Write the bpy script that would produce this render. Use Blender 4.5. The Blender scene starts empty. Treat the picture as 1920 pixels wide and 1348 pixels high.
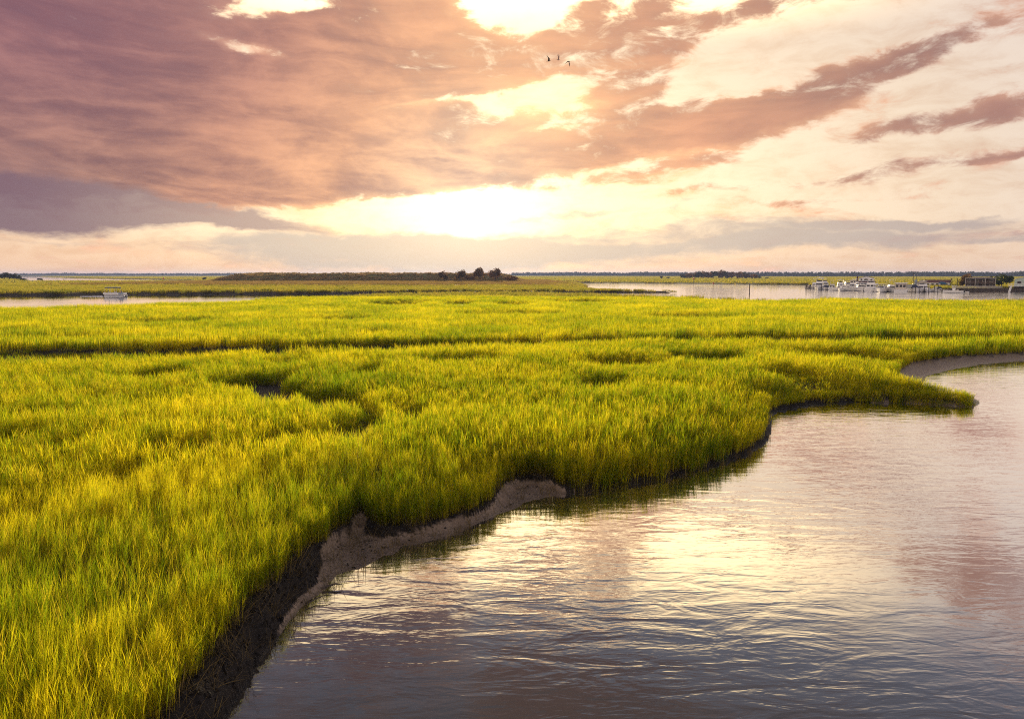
import bpy, math, random
import numpy as np
from mathutils import Vector, Matrix, Euler

random.seed(7)
rng = np.random.default_rng(7)
SC = bpy.context.scene
COL = SC.collection
R = math.radians

# ---------------------------------------------------------------- camera
CAM_H = 7.0
FPX = 1400.0                      # focal length in pixels of the 1920 wide photograph
PITCH = math.atan(159.0 / FPX)
cam = bpy.data.cameras.new('camera')
cam.sensor_width = 36.0
cam.lens = FPX / 1920.0 * 36.0
cam.clip_start = 0.1
cam.clip_end = 30000.0
cam_o = bpy.data.objects.new('camera', cam)
cam_o.location = (0, 0, CAM_H)
cam_o.rotation_euler = (math.pi / 2 - PITCH, 0, 0)
COL.objects.link(cam_o)
SC.camera = cam_o

CP, SP = math.cos(PITCH), math.sin(PITCH)


def ray(px, py):
    x = (px - 960.0) / FPX
    y = -(py - 674.0) / FPX
    return Vector((x, CP + y * SP, -SP + y * CP))


def at(px, py, z=0.0):
    """point of the place seen at a pixel of the photograph, on the level z"""
    d = ray(px, py)
    t = (z - CAM_H) / d.z
    return Vector((d.x * t, d.y * t, z))


def at_dist(px, py, dist):
    d = ray(px, py)
    t = dist / d.y
    return Vector((d.x * t, d.y * t, CAM_H + d.z * t))


# ---------------------------------------------------------------- view, sun, sky
SC.cycles.filter_width = 1.1
SC.cycles.use_denoising = False
SC.cycles.sample_clamp_indirect = 4.0
SC.view_settings.view_transform = 'Standard'
SC.view_settings.look = 'None'
SC.view_settings.gamma = 1.0
SC.view_settings.exposure = 0.08
SC.view_settings.use_curve_mapping = False

SUN_AZ = R(-2.5)                  # from +Y towards +X
SUN_EL = R(7.0)
sun = bpy.data.lights.new('sun', 'SUN')
sun.energy = 5.0
sun.angle = R(2.5)
sun.color = (1.0, 0.80, 0.50)
sun_o = bpy.data.objects.new('sun', sun)
sdir = Vector((math.sin(SUN_AZ) * math.cos(SUN_EL), math.cos(SUN_AZ) * math.cos(SUN_EL), math.sin(SUN_EL)))
sun_o.rotation_euler = sdir.to_track_quat('Z', 'Y').to_euler()
sun_o.location = (0, 0, 40)
COL.objects.link(sun_o)


class NT:
    """short hand for building node trees"""
    def __init__(self, tree):
        self.t = tree
        self.n = tree.nodes
        self.l = tree.links

    def put(self, node, i, v):
        if v is None:
            return
        if isinstance(v, bpy.types.NodeSocket):
            self.l.new(v, node.inputs[i])
        else:
            s = node.inputs[i]
            try:
                s.default_value = v
            except Exception:
                s.default_value = tuple(v) + (1.0,)

    def math(self, op, a, b=None, c=None, clamp=False):
        m = self.n.new('ShaderNodeMath')
        m.operation = op
        m.use_clamp = clamp
        self.put(m, 0, a); self.put(m, 1, b); self.put(m, 2, c)
        return m.outputs[0]

    def vmath(self, op, a, b=None, out=0):
        m = self.n.new('ShaderNodeVectorMath')
        m.operation = op
        self.put(m, 0, a)
        if op == 'SCALE':
            self.put(m, 3, b)
        else:
            self.put(m, 1, b)
        return m.outputs[out]

    def comb(self, x, y, z):
        m = self.n.new('ShaderNodeCombineXYZ')
        self.put(m, 0, x); self.put(m, 1, y); self.put(m, 2, z)
        return m.outputs[0]

    def sep(self, v):
        m = self.n.new('ShaderNodeSeparateXYZ')
        self.put(m, 0, v)
        return m.outputs

    def noise(self, vec, scale, detail=4.0, rough=0.55, dist=0.0, color=False, lac=2.0):
        m = self.n.new('ShaderNodeTexNoise')
        self.put(m, 'Vector', vec)
        m.inputs['Scale'].default_value = scale
        m.inputs['Detail'].default_value = detail
        m.inputs['Roughness'].default_value = rough
        m.inputs['Distortion'].default_value = dist
        m.inputs['Lacunarity'].default_value = lac
        return m.outputs['Color' if color else 'Fac']

    def smooth(self, v, a, b, lo=0.0, hi=1.0):
        m = self.n.new('ShaderNodeMapRange')
        m.interpolation_type = 'SMOOTHSTEP'
        self.put(m, 0, v)
        m.inputs[1].default_value = a; m.inputs[2].default_value = b
        m.inputs[3].default_value = lo; m.inputs[4].default_value = hi
        return m.outputs[0]

    def mix(self, f, a, b, blend='MIX'):
        m = self.n.new('ShaderNodeMix')
        m.data_type = 'RGBA'
        m.blend_type = blend
        m.clamp_factor = True
        self.put(m, 0, f)
        for i, v in ((6, a), (7, b)):
            if isinstance(v, bpy.types.NodeSocket):
                self.l.new(v, m.inputs[i])
            else:
                m.inputs[i].default_value = tuple(v) + (1.0,) if len(v) == 3 else tuple(v)
        return m.outputs[2]

    def ramp(self, v, stops, interp='LINEAR'):
        m = self.n.new('ShaderNodeValToRGB')
        self.put(m, 0, v)
        m.color_ramp.interpolation = interp
        el = m.color_ramp.elements
        while len(el) < len(stops):
            el.new(0.5)
        for e, (p, c) in zip(el, stops):
            e.position = p
            e.color = tuple(c) + (1.0,)
        return m.outputs[0]


def lin(r, g, b):
    return tuple(((c / 255.0) / 12.92 if c / 255.0 <= 0.04045 else ((c / 255.0 + 0.055) / 1.055) ** 2.4) for c in (r, g, b))


def build_world():
    w = bpy.data.worlds.new('World')
    SC.world = w
    w.use_nodes = True
    t = w.node_tree
    t.nodes.clear()
    N = NT(t)
    out = t.nodes.new('ShaderNodeOutputWorld')
    bg = t.nodes.new('ShaderNodeBackground')
    bg.inputs['Strength'].default_value = 0.1
    t.links.new(bg.outputs[0], out.inputs[0])
    sky = t.nodes.new('ShaderNodeTexSky')
    sky.sky_type = 'NISHITA'
    sky.sun_disc = False
    sky.sun_elevation = SUN_EL
    sky.sun_rotation = SUN_AZ
    sky.dust_density = 3.0
    sky.air_density = 1.0

    tc = t.nodes.new('ShaderNodeTexCoord')
    D = N.vmath('NORMALIZE', tc.outputs['Generated'])
    x, y, z = N.sep(D)
    el = N.math('ARCSINE', z)
    az = N.math('ARCTAN2', x, y)
    k = N.math('DIVIDE', 1.0, N.math('ADD', N.math('MAXIMUM', z, 0.0), 0.10))
    Q = N.comb(N.math('MULTIPLY', x, k), N.math('MULTIPLY', y, k), 0.0)       # flat cloud deck
    P0 = N.comb(az, el, 0.0)

    # ragged edges: warp the direction by noise before the cloud masses are laid out
    wn = N.noise(N.vmath('MULTIPLY', P0, (5.0, 11.0, 1.0)), 1.0, 6, 0.55, color=True)
    wv = N.vmath('MULTIPLY', N.vmath('SUBTRACT', wn, (0.5, 0.5, 0.5)), (0.16, 0.055, 0.0))
    wn2 = N.noise(N.vmath('MULTIPLY', P0, (22.0, 40.0, 1.0)), 1.0, 5, 0.6, color=True)
    wv2 = N.vmath('MULTIPLY', N.vmath('SUBTRACT', wn2, (0.5, 0.5, 0.5)), (0.035, 0.02, 0.0))
    P = N.vmath('ADD', P0, N.vmath('ADD', wv, wv2))

    def blobs(lst):
        acc = None
        for (px, py, rx, ry, ang, wgt) in lst:
            d = ray(px, py).normalized()
            if d.z < 0:                                        # read off the mirror image in the creek
                d.z = -d.z
            a0, e0 = math.atan2(d.x, d.y), math.asin(d.z)
            m = t.nodes.new('ShaderNodeMapping')
            m.vector_type = 'TEXTURE'
            m.inputs['Location'].default_value = (a0, e0, 0)
            m.inputs['Rotation'].default_value = (0, 0, R(ang))
            m.inputs['Scale'].default_value = (rx / FPX, ry / FPX, 1)
            t.links.new(P, m.inputs['Vector'])
            g = N.smooth(N.vmath('LENGTH', m.outputs[0], out=1), 0.0, 1.35, wgt, 0.0)
            acc = g if acc is None else N.math('ADD', acc, g)
        return acc

    # the warm cloud deck: masses by direction, negative weights are gaps (those higher up are read off the creek's mirror image)
    main = blobs([
        (150, 60, 620, 190, 0, 1.1), (250, 230, 620, 120, 0, 1.0), (560, 130, 420, 120, 0, 0.75), (620, 300, 560, 66, 3, 0.9), (330, 350, 420, 44, 3, 0.95), (520, 362, 200, 26, 3, 0.6),
        (760, 90, 260, 150, 0, 0.8), (860, 318, 330, 56, 3, 1.0), (1150, 40, 190, 120, 0, 0.9), (1000, 130, 250, 75, 0, 0.75),
        (1210, 150, 150, 70, 15, 0.7), (1120, 265, 300, 60, 6, 0.9), (1380, 210, 270, 60, 12, 0.95), (1580, 140, 230, 40, 16, 0.95),
        (1740, 98, 130, 26, 14, 0.7), (1410, 22, 190, 28, 11, 0.8), (1790, 228, 170, 26, 5, 0.85), (1660, 325, 160, 18, 5, 0.62),
        (1480, 380, 130, 10, 2, 0.5), (1320, 358, 190, 14, 4, 0.55), (1550, 288, 100, 14, 8, 0.5), (1900, 290, 110, 11, 8, 0.55), (1250, 312, 170, 20, 5, 0.5),
        (1100, 350, 150, 12, 5, 0.4),
        (475, 84, 100, 22, -8, -1.5), (520, 12, 110, 20, 5, -1.1), (965, 25, 80, 44, -30, -1.2), (1020, 172, 150, 30, 14, -1.2), (760, 200, 380, 9, 2, -0.7),
        (1340, 140, 110, 26, 25, -0.7), (1160, 305, 170, 18, 8, -0.7), (420, 290, 130, 8, 4, -0.5), (1010, 245, 70, 9, 8, -0.4),
        (80, 225, 180, 9, 0, -0.35), (290, 45, 200, 18, 6, -0.3), (930, 384, 330, 20, 5, -0.9), (640, 402, 260, 13, 4, -0.6),
        (1830, 1080, 300, 55, 0, 0.62), (1090, 1300, 210, 60, 0, 1.0), (700, 1180, 240, 50, 0, 0.8), (1040, 1050, 130, 40, 0, 0.7),
        (1450, 900, 260, 70, 0, -0.9), (1420, 1070, 300, 50, 4, -0.7), (990, 1000, 140, 50, 0, -0.8), (1000, 1190, 220, 45, 0, -0.9), (640, 1110, 180, 30, 0, -0.6), (1400, 1230, 420, 60, 0, -1.0),
    ])
    n_big = N.noise(N.vmath('MULTIPLY', Q, (1.5, 0.9, 1.0)), 1.0, 10, 0.58, 0.5)
    n_fine = N.noise(N.vmath('MULTIPLY', P0, (17.0, 40.0, 1.0)), 1.0, 10, 0.66, 0.5)
    n_str = N.noise(N.vmath('MULTIPLY', N.vmath('ADD', P0, wv), (5.0, 44.0, 1.0)), 1.0, 7, 0.58, 0.25)
    above = N.smooth(el, R(18.0), R(25.0), 0.0, 0.37)
    raw = N.math('ADD', main, above)
    cap = N.math('ADD', N.smooth(az, R(4), R(-20), 0.74, 1.12), N.math('MULTIPLY', N.smooth(el, R(13), R(7)), 0.28))
    dens = N.math('MINIMUM', raw, cap)
    dens = N.math('ADD', dens, N.math('MULTIPLY', N.math('SUBTRACT', n_big, 0.5), 2.0))
    dens = N.math('ADD', dens, N.math('MULTIPLY', N.math('SUBTRACT', n_fine, 0.5), 2.1))
    dens = N.math('ADD', dens, N.math('MULTIPLY', N.math('SUBTRACT', n_str, 0.5), 0.9))
    alpha = N.smooth(dens, 0.12, 0.72)
    thick = N.smooth(N.math('ADD', dens, N.math('MULTIPLY', raw, 0.22)), 0.30, 1.45)

    gdir = ray(880, 392).normalized()
    ca = N.vmath('DOT_PRODUCT', D, tuple(gdir), out=1)
    sd = N.math('ARCCOSINE', N.math('MINIMUM', ca, 1.0))                       # angle from the hidden sun, radians
    # broad light of the sky around the sun, flattened
    sx = N.math('MULTIPLY', N.math('SUBTRACT', az, math.atan2(gdir.x, gdir.y)), 0.55)
    sy = N.math('MULTIPLY', N.math('SUBTRACT', el, math.asin(gdir.z)), 1.0)
    fd = N.math('SQRT', N.math('ADD', N.math('MULTIPLY', sx, sx), N.math('MULTIPLY', sy, sy)))

    # clear sky: the physical sky, veiled by thin bright cirrus
    veil = N.ramp(N.math('MULTIPLY', fd, 1.6), [(0.0, (1.25, 1.03, 0.76)), (0.12, (1.08, 0.87, 0.62)), (0.30, (1.08, 0.86, 0.61)),
                                             (0.52, (0.90, 0.72, 0.56)), (0.72, (0.85, 0.72, 0.66)), (1.0, (1.15, 1.0, 0.95))])
    hz = N.smooth(el, 0.0, R(4.2), 1.0, 0.0)
    veil = N.mix(N.math('MULTIPLY', hz, 0.8), veil, N.mix(N.smooth(az, R(-32), R(-10)), (0.98, 0.60, 0.36), (0.90, 0.63, 0.44)))
    wisps = N.smooth(N.math('ADD', n_fine, N.math('MULTIPLY', n_str, 0.8)), 0.75, 1.15)
    veil = N.mix(N.math('MULTIPLY', wisps, 0.55), veil, N.mix(1.0, veil, (0.78, 0.64, 0.56), 'MULTIPLY'))
    # the gaps just above the picture burn golden (they gild the creek), then the sky turns slate
    gild = N.math('MULTIPLY', N.math('MULTIPLY', N.smooth(el, R(15.5), R(20.5)), N.smooth(az, R(34), R(14))), 0.85)
    veil = N.mix(gild, veil, (3.2, 2.35, 1.25))
    slate = N.smooth(el, R(20.5), R(26.5))
    veil = N.mix(slate, veil, (0.20, 0.225, 0.32))
    nish = N.vmath('SCALE', sky.outputs[0], 0.1)
    clear = N.mix(0.88, nish, veil)
    core = N.math('POWER', N.math('MAXIMUM', N.math('SUBTRACT', 1.0, N.math('MULTIPLY', fd, 8.5)), 0.0), 2.0)
    clear = N.vmath('ADD', clear, N.vmath('SCALE', N.comb(0.9, 0.72, 0.5), core))

    body = N.ramp(N.math('MULTIPLY', sd, 1.25), [(0.0, (1.15, 0.86, 0.56)), (0.10, (1.08, 0.75, 0.46)), (0.22, (0.96, 0.58, 0.33)), (0.38, (0.72, 0.41, 0.26)),
                                              (0.55, (0.51, 0.30, 0.22)), (0.75, (0.41, 0.245, 0.205)), (1.0, (0.26, 0.155, 0.17))])
    purple = N.math('MULTIPLY', N.smooth(az, R(0), R(-34)), N.smooth(el, R(3), R(16)))
    body = N.mix(N.math('MULTIPLY', purple, 0.85), body, (0.34, 0.175, 0.20))
    body = N.mix(N.math('MULTIPLY', slate, 0.8), body, (0.145, 0.12, 0.155))
    shade = N.ramp(thick, [(0.0, (1.45, 1.5, 1.45)), (0.30, (1.05, 1.05, 1.02)), (1.0, (0.80, 0.76, 0.82))])
    body = N.mix(1.0, body, shade, 'MULTIPLY')
    mott = N.smooth(N.math('ADD', N.math('MULTIPLY', n_str, 0.42), N.math('ADD', N.math('MULTIPLY', n_fine, 0.32), N.math('MULTIPLY', n_big, 0.76))), 0.55, 0.95)
    body = N.mix(1.0, body, N.mix(mott, (0.64, 0.62, 0.74), (1.48, 1.38, 1.18)), 'MULTIPLY')
    col = N.mix(alpha, clear, body)

    # low slate bank on the left and the thin grey banks above the horizon
    low1 = blobs([(40, 380, 420, 36, -3, 1.1), (330, 398, 280, 18, -4, 1.0), (-300, 340, 380, 80, 0, 0.9)])
    l1 = N.smooth(N.math('ADD', low1, N.math('MULTIPLY', N.math('SUBTRACT', n_str, 0.5), 1.3)), 0.2, 0.8)
    col = N.mix(N.math('MULTIPLY', l1, 0.92), col, N.mix(N.smooth(az, R(-35), R(-15)), (0.205, 0.125, 0.16), (0.56, 0.40, 0.32)))
    low2 = blobs([(900, 474, 430, 40, 0, 1.2), (620, 470, 330, 36, 0, 0.6), (520, 440, 260, 18, 0, 0.5), (1500, 446, 380, 26, 2, 1.0), (1250, 428, 420, 14, 3, 0.55), (1690, 414, 230, 9, 1, 0.75),
                  (1900, 440, 90, 9, 0, 0.5), (1130, 402, 270, 9, 4, 0.6), (90, 440, 120, 6, 0, 0.4)])
    l2 = N.smooth(N.math('ADD', low2, N.math('MULTIPLY', N.math('SUBTRACT', N.math('ADD', N.math('MULTIPLY', n_str, 1.6), n_fine), 1.3), 0.75)), 0.2, 0.85)
    greyc = N.ramp(N.math('MULTIPLY', sd, 1.6), [(0.0, (0.86, 0.72, 0.54)), (0.25, (0.70, 0.59, 0.46)), (0.6, (0.55, 0.46, 0.39)), (1.0, (0.44, 0.36, 0.34))])
    col = N.mix(N.math('MULTIPLY', l2, 0.82), col, greyc)

    # below the horizon the world is only the far ground
    col = N.mix(N.smooth(el, R(-1.5), R(-0.2), 1.0, 0.0), col, (0.16, 0.14, 0.06))
    t.links.new(N.vmath('SCALE', col, 10.0), bg.inputs['Color'])
    w.cycles.sampling_method = 'MANUAL'
    w.cycles.sample_map_resolution = 512


build_world()

# ---------------------------------------------------------------- materials


def new_mat(name):
    m = bpy.data.materials.new(name)
    m.use_nodes = True
    t = m.node_tree
    b = t.nodes['Principled BSDF']
    return m, NT(t), b


def simple(name, col, rough=0.6, metal=0.0, var=0.12, scale=3.0, spec=0.5):
    m, N, b = new_mat(name)
    g = N.n.new('ShaderNodeTexCoord')
    n = N.noise(g.outputs['Object'], scale, 4, 0.6)
    c = N.mix(N.smooth(n, 0.3, 0.7), tuple(v * (1 - var) for v in col), tuple(min(1, v * (1 + var)) for v in col))
    N.l.new(c, b.inputs['Base Color'])
    b.inputs['Roughness'].default_value = rough
    b.inputs['Metallic'].default_value = metal
    b.inputs['Specular IOR Level'].default_value = spec
    return m


def grass_mat(name, cg, cy, cd, trans=0.55, gold=0.5, refl=0.75):
    """thin leaf blades: reflect, and let the low sun through"""
    m, N, b = new_mat(name)
    N.n.remove(b)
    out = N.n['Material Output']
    at_ = N.n.new('ShaderNodeAttribute'); at_.attribute_name = 'tint'
    al = N.n.new('ShaderNodeAttribute'); al.attribute_name = 'along'
    geo = N.n.new('ShaderNodeNewGeometry')
    oi = N.n.new('ShaderNodeObjectInfo')
    n1 = N.noise(geo.outputs['Position'], 0.11, 4, 0.55)
    n2 = N.noise(geo.outputs['Position'], 0.9, 3, 0.6)
    f = N.math('ADD', N.math('MULTIPLY', n1, 1.5), N.math('MULTIPLY', n2, 0.5))
    f = N.math('ADD', f, N.math('MULTIPLY', oi.outputs['Random'], 0.45))
    f = N.math('ADD', f, N.math('MULTIPLY', at_.outputs['Fac'], 0.55))
    f = N.smooth(f, 1.12, 2.0)
    c = N.mix(f, cg, cy)
    straw = N.smooth(at_.outputs['Fac'], 0.82, 0.95)
    c = N.mix(N.math('MULTIPLY', straw, gold), c, cd)
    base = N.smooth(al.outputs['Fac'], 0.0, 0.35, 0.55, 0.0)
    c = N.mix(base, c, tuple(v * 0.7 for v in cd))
    df = N.n.new('ShaderNodeBsdfDiffuse')
    tr = N.n.new('ShaderNodeBsdfTranslucent')
    N.l.new(N.mix(1.0, c, (refl, refl, refl), 'MULTIPLY'), df.inputs['Color'])
    N.l.new(c, tr.inputs['Color'])
    ms = N.n.new('ShaderNodeMixShader')
    ms.inputs[0].default_value = trans
    N.l.new(df.outputs[0], ms.inputs[1]); N.l.new(tr.outputs[0], ms.inputs[2])
    N.l.new(ms.outputs[0], out.inputs['Surface'])
    return m


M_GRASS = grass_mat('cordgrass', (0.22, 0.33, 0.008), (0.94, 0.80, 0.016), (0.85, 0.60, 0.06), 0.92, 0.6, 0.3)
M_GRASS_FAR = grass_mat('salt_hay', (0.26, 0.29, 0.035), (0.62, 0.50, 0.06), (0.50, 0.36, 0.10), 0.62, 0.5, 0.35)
M_DRY = grass_mat('dry_grass', (0.30, 0.22, 0.06), (0.45, 0.30, 0.10), (0.45, 0.30, 0.14), 0.5)
M_DEAD = grass_mat('dead_stems', (0.16, 0.12, 0.05), (0.30, 0.22, 0.10), (0.35, 0.26, 0.13), 0.3)
M_SCRUB = grass_mat('scrub_leaf', (0.30, 0.24, 0.09), (0.62, 0.42, 0.20), (0.42, 0.22, 0.11), 0.5)
M_LEAF_DARK = grass_mat('dark_leaf', (0.035, 0.045, 0.015), (0.06, 0.065, 0.02), (0.08, 0.06, 0.02), 0.35)
M_LEAF_BROWN = grass_mat('brown_leaf', (0.16, 0.11, 0.045), (0.30, 0.16, 0.07), (0.34, 0.13, 0.06), 0.5)
M_LEAF_GREEN = grass_mat('willow_leaf', (0.06, 0.09, 0.02), (0.10, 0.12, 0.025), (0.10, 0.10, 0.03), 0.4)
M_BARK = simple('bark', (0.09, 0.07, 0.055), 0.9)


def ground_mat():
    m, N, b = new_mat('marsh_mud')
    geo = N.n.new('ShaderNodeNewGeometry')
    pos = geo.outputs['Position']
    pa = N.n.new('ShaderNodeAttribute'); pa.attribute_name = 'peat'
    fa = N.n.new('ShaderNodeAttribute'); fa.attribute_name = 'turf'
    n1 = N.noise(pos, 2.2, 6, 0.65)
    n2 = N.noise(pos, 14.0, 6, 0.7)
    n3 = N.noise(pos, 60.0, 4, 0.7)
    tan = N.mix(N.smooth(n1, 0.3, 0.7), (0.24, 0.175, 0.12), (0.38, 0.285, 0.20))
    tan = N.mix(N.smooth(N.math('ADD', N.math('MULTIPLY', n2, 0.6), N.math('MULTIPLY', n1, 0.5)), 0.53, 0.70), tan, (0.085, 0.065, 0.045))
    pt = N.mix(N.smooth(n2, 0.35, 0.7), (0.006, 0.005, 0.004), (0.024, 0.017, 0.012))
    pf = N.smooth(N.math('ADD', pa.outputs['Fac'], N.math('ADD', N.math('MULTIPLY', N.math('SUBTRACT', n1, 0.5), 0.9), N.math('MULTIPLY', N.math('SUBTRACT', n2, 0.5), 0.8))), 0.22, 0.72)
    c = N.mix(pf, tan, pt)
    wet = N.smooth(N.math('ADD', N.sep(pos)[2], N.math('MULTIPLY', N.math('SUBTRACT', n1, 0.5), 0.05)), 0.012, 0.075, 1.0, 0.0)
    c = N.mix(N.math('MULTIPLY', wet, 0.6), c, N.mix(1.0, c, (0.5, 0.5, 0.5), 'MULTIPLY'))
    tn = N.noise(pos, 0.02, 5, 0.6)
    tf = N.mix(N.smooth(tn, 0.35, 0.65), (0.10, 0.11, 0.015), (0.17, 0.16, 0.03))
    c = N.mix(fa.outputs['Fac'], c, tf)
    N.l.new(c, b.inputs['Base Color'])
    rg = N.math('SUBTRACT', N.math('ADD', 0.50, N.math('MULTIPLY', pf, 0.25)), N.math('MULTIPLY', wet, 0.32))
    N.l.new(rg, b.inputs['Roughness'])
    b.inputs['Specular IOR Level'].default_value = 0.3
    h = N.math('ADD', N.math('MULTIPLY', n1, 0.05), N.math('ADD', N.math('MULTIPLY', n2, 0.03), N.math('MULTIPLY', n3, 0.008)))
    bp = N.n.new('ShaderNodeBump')
    bp.inputs['Strength'].default_value = 0.8
    bp.inputs['Distance'].default_value = 1.0
    N.l.new(h, bp.inputs['Height'])
    N.l.new(bp.outputs[0], b.inputs['Normal'])
    return m


def water_mat():
    m, N, b = new_mat('creek_water')
    N.n.remove(b)
    out = N.n['Material Output']
    geo = N.n.new('ShaderNodeNewGeometry')
    pos = geo.outputs['Position']
    a = N.vmath('MULTIPLY', pos, (0.9, 2.4, 1.0))
    w1 = N.noise(a, 0.75, 3, 0.5, 0.6)
    w2 = N.noise(N.vmath('MULTIPLY', pos, (2.6, 7.5, 1.0)), 1.0, 3, 0.5, 0.8)
    w3 = N.noise(N.vmath('MULTIPLY', pos, (9.0, 20.0, 1.0)), 1.0, 2, 0.5, 0.5)
    calm = N.smooth(N.noise(pos, 0.10, 3, 0.5), 0.35, 0.65, 0.45, 1.15)
    h = N.math('ADD', N.math('MULTIPLY', w1, 0.021), N.math('ADD', N.math('MULTIPLY', w2, 0.0030), N.math('MULTIPLY', w3, 0.00015)))
    py_ = N.sep(pos)[1]
    side = N.smooth(N.sep(pos)[0], -60, 30, 0.3, 2.4)          # the left channel lies calm, the right one is ruffled
    farw = N.smooth(py_, 60, 190)
    shelter = N.math('ADD', 1.0, N.math('MULTIPLY', farw, N.math('SUBTRACT', side, 1.0)))
    h = N.math('MULTIPLY', h, N.math('MULTIPLY', calm, shelter))
    bp = N.n.new('ShaderNodeBump')
    bp.inputs['Strength'].default_value = 1.0
    bp.inputs['Distance'].default_value = 1.0
    N.l.new(h, bp.inputs['Height'])
    gl = N.n.new('ShaderNodeBsdfGlossy')
    gl.inputs['Roughness'].default_value = 0.03
    gl.inputs['Color'].default_value = (1, 1, 1, 1)
    N.l.new(bp.outputs[0], gl.inputs['Normal'])
    df = N.n.new('ShaderNodeBsdfDiffuse')
    df.inputs['Color'].default_value = (0.065, 0.055, 0.040, 1)
    lw = N.n.new('ShaderNodeLayerWeight')
    lw.inputs['Blend'].default_value = 0.5
    N.l.new(bp.outputs[0], lw.inputs['Normal'])
    f_ = N.smooth(lw.outputs['Facing'], 0.36, 0.88, 0.05, 0.97)
    ms = N.n.new('ShaderNodeMixShader')
    N.l.new(f_, ms.inputs[0])
    N.l.new(df.outputs[0], ms.inputs[1]); N.l.new(gl.outputs[0], ms.inputs[2])
    N.l.new(ms.outputs[0], out.inputs['Surface'])
    return m


M_GROUND = ground_mat()
M_WATER = water_mat()

# ---------------------------------------------------------------- mesh helpers


def tag(o, label=None, cat=None, group=None, kind=None):
    if label: o['label'] = label
    if cat: o['category'] = cat
    if group: o['group'] = group
    if kind: o['kind'] = kind
    return o


def link_mesh(name, me, mat=None, parent=None):
    if mat is not None and len(me.materials) == 0:
        me.materials.append(mat)
    o = bpy.data.objects.new(name, me)
    COL.objects.link(o)
    if parent is not None:
        o.parent = parent
    return o


class MB:
    """collects shapes for ONE mesh object"""
    def __init__(self):
        self.v = []; self.f = []

    def add(self, vs, fs):
        k = len(self.v)
        self.v += [tuple(p) for p in vs]
        self.f += [tuple(i + k for i in q) for q in fs]
        return self

    def box(self, c, s, rot=None, taper=(1, 1), shift=(0, 0)):
        x, y, z = (q / 2 for q in s)
        vs = []
        for dz in (-1, 1):
            tx, ty = taper if dz > 0 else (1, 1)
            hx, hy = shift if dz > 0 else (0, 0)
            for dx, dy in ((-1, -1), (1, -1), (1, 1), (-1, 1)):
                p = Vector((dx * x * tx + hx, dy * y * ty + hy, dz * z))
                if rot is not None:
                    p = rot @ p
                vs.append(p + Vector(c))
        return self.add(vs, [(3, 2, 1, 0), (4, 5, 6, 7), (0, 1, 5, 4), (1, 2, 6, 5), (2, 3, 7, 6), (3, 0, 4, 7)])

    def tube(self, pts, rad, n=6):
        pts = [Vector(p) for p in pts]
        if not hasattr(rad, '__len__'):
            rad = [rad] * len(pts)
        vs, fs = [], []
        for i, p in enumerate(pts):
            d = (pts[min(i + 1, len(pts) - 1)] - pts[max(i - 1, 0)]).normalized()
            a = d.orthogonal().normalized() if abs(d.z) > 0.9 else d.cross(Vector((0, 0, 1))).normalized()
            b = d.cross(a)
            for k in range(n):
                t = 2 * math.pi * k / n
                vs.append(p + (a * math.cos(t) + b * math.sin(t)) * rad[i])
        for i in range(len(pts) - 1):
            for k in range(n):
                fs.append((i * n + k, i * n + (k + 1) % n, (i + 1) * n + (k + 1) % n, (i + 1) * n + k))
        fs.append(tuple(range(n))[::-1]); fs.append(tuple((len(pts) - 1) * n + k for k in range(n)))
        return self.add(vs, fs)

    def prism(self, outline, y0, y1):
        """outline in x,z extruded along y"""
        n = len(outline)
        vs = [(x, y0, z) for x, z in outline] + [(x, y1, z) for x, z in outline]
        fs = [tuple(range(n)), tuple(range(n, 2 * n))[::-1]] + [(i, i + n, (i + 1) % n + n, (i + 1) % n) for i in range(n)]
        return self.add(vs, fs)

    def loft(self, rings, cap=True):
        n = len(rings[0]); vs = [p for r in rings for p in r]; fs = []
        for i in range(len(rings) - 1):
            for k in range(n):
                fs.append((i * n + k, i * n + (k + 1) % n, (i + 1) * n + (k + 1) % n, (i + 1) * n + k))
        if cap:
            fs.append(tuple(range(n))[::-1]); fs.append(tuple((len(rings) - 1) * n + k for k in range(n)))
        return self.add(vs, fs)

    def ball(self, c, s, nu=8, nv=6):
        rings = []
        for j in range(nv + 1):
            ph = -math.pi / 2 + math.pi * (j + 0.02) / (nv + 0.04)
            rings.append([(c[0] + s[0] * math.cos(ph) * math.cos(2 * math.pi * i / nu), c[1] + s[1] * math.cos(ph) * math.sin(2 * math.pi * i / nu), c[2] + s[2] * math.sin(ph)) for i in range(nu)])
        return self.loft(rings)

    def mesh(self, name, smooth=False):
        me = bpy.data.meshes.new(name)
        me.from_pydata(self.v, [], self.f)
        me.validate()
        if smooth:
            me.polygons.foreach_set('use_smooth', [True] * len(me.polygons))
        me.update()
        return me

    def build(self, name, mat, parent=None, smooth=False):
        return link_mesh(name, self.mesh(name, smooth), mat, parent)


def empty(name, loc, rz=0.0):
    o = bpy.data.objects.new(name, None)
    o.location = loc
    o.rotation_euler = (0, 0, rz)
    o.empty_display_size = 0.3
    COL.objects.link(o)
    return o


def copy_tree(o, parent=None):
    c = o.copy(); COL.objects.link(c)
    if parent is not None:
        c.parent = parent
    for ch in o.children:
        copy_tree(ch, c)
    return c


# ---------------------------------------------------------------- numpy noise and polygons


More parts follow.
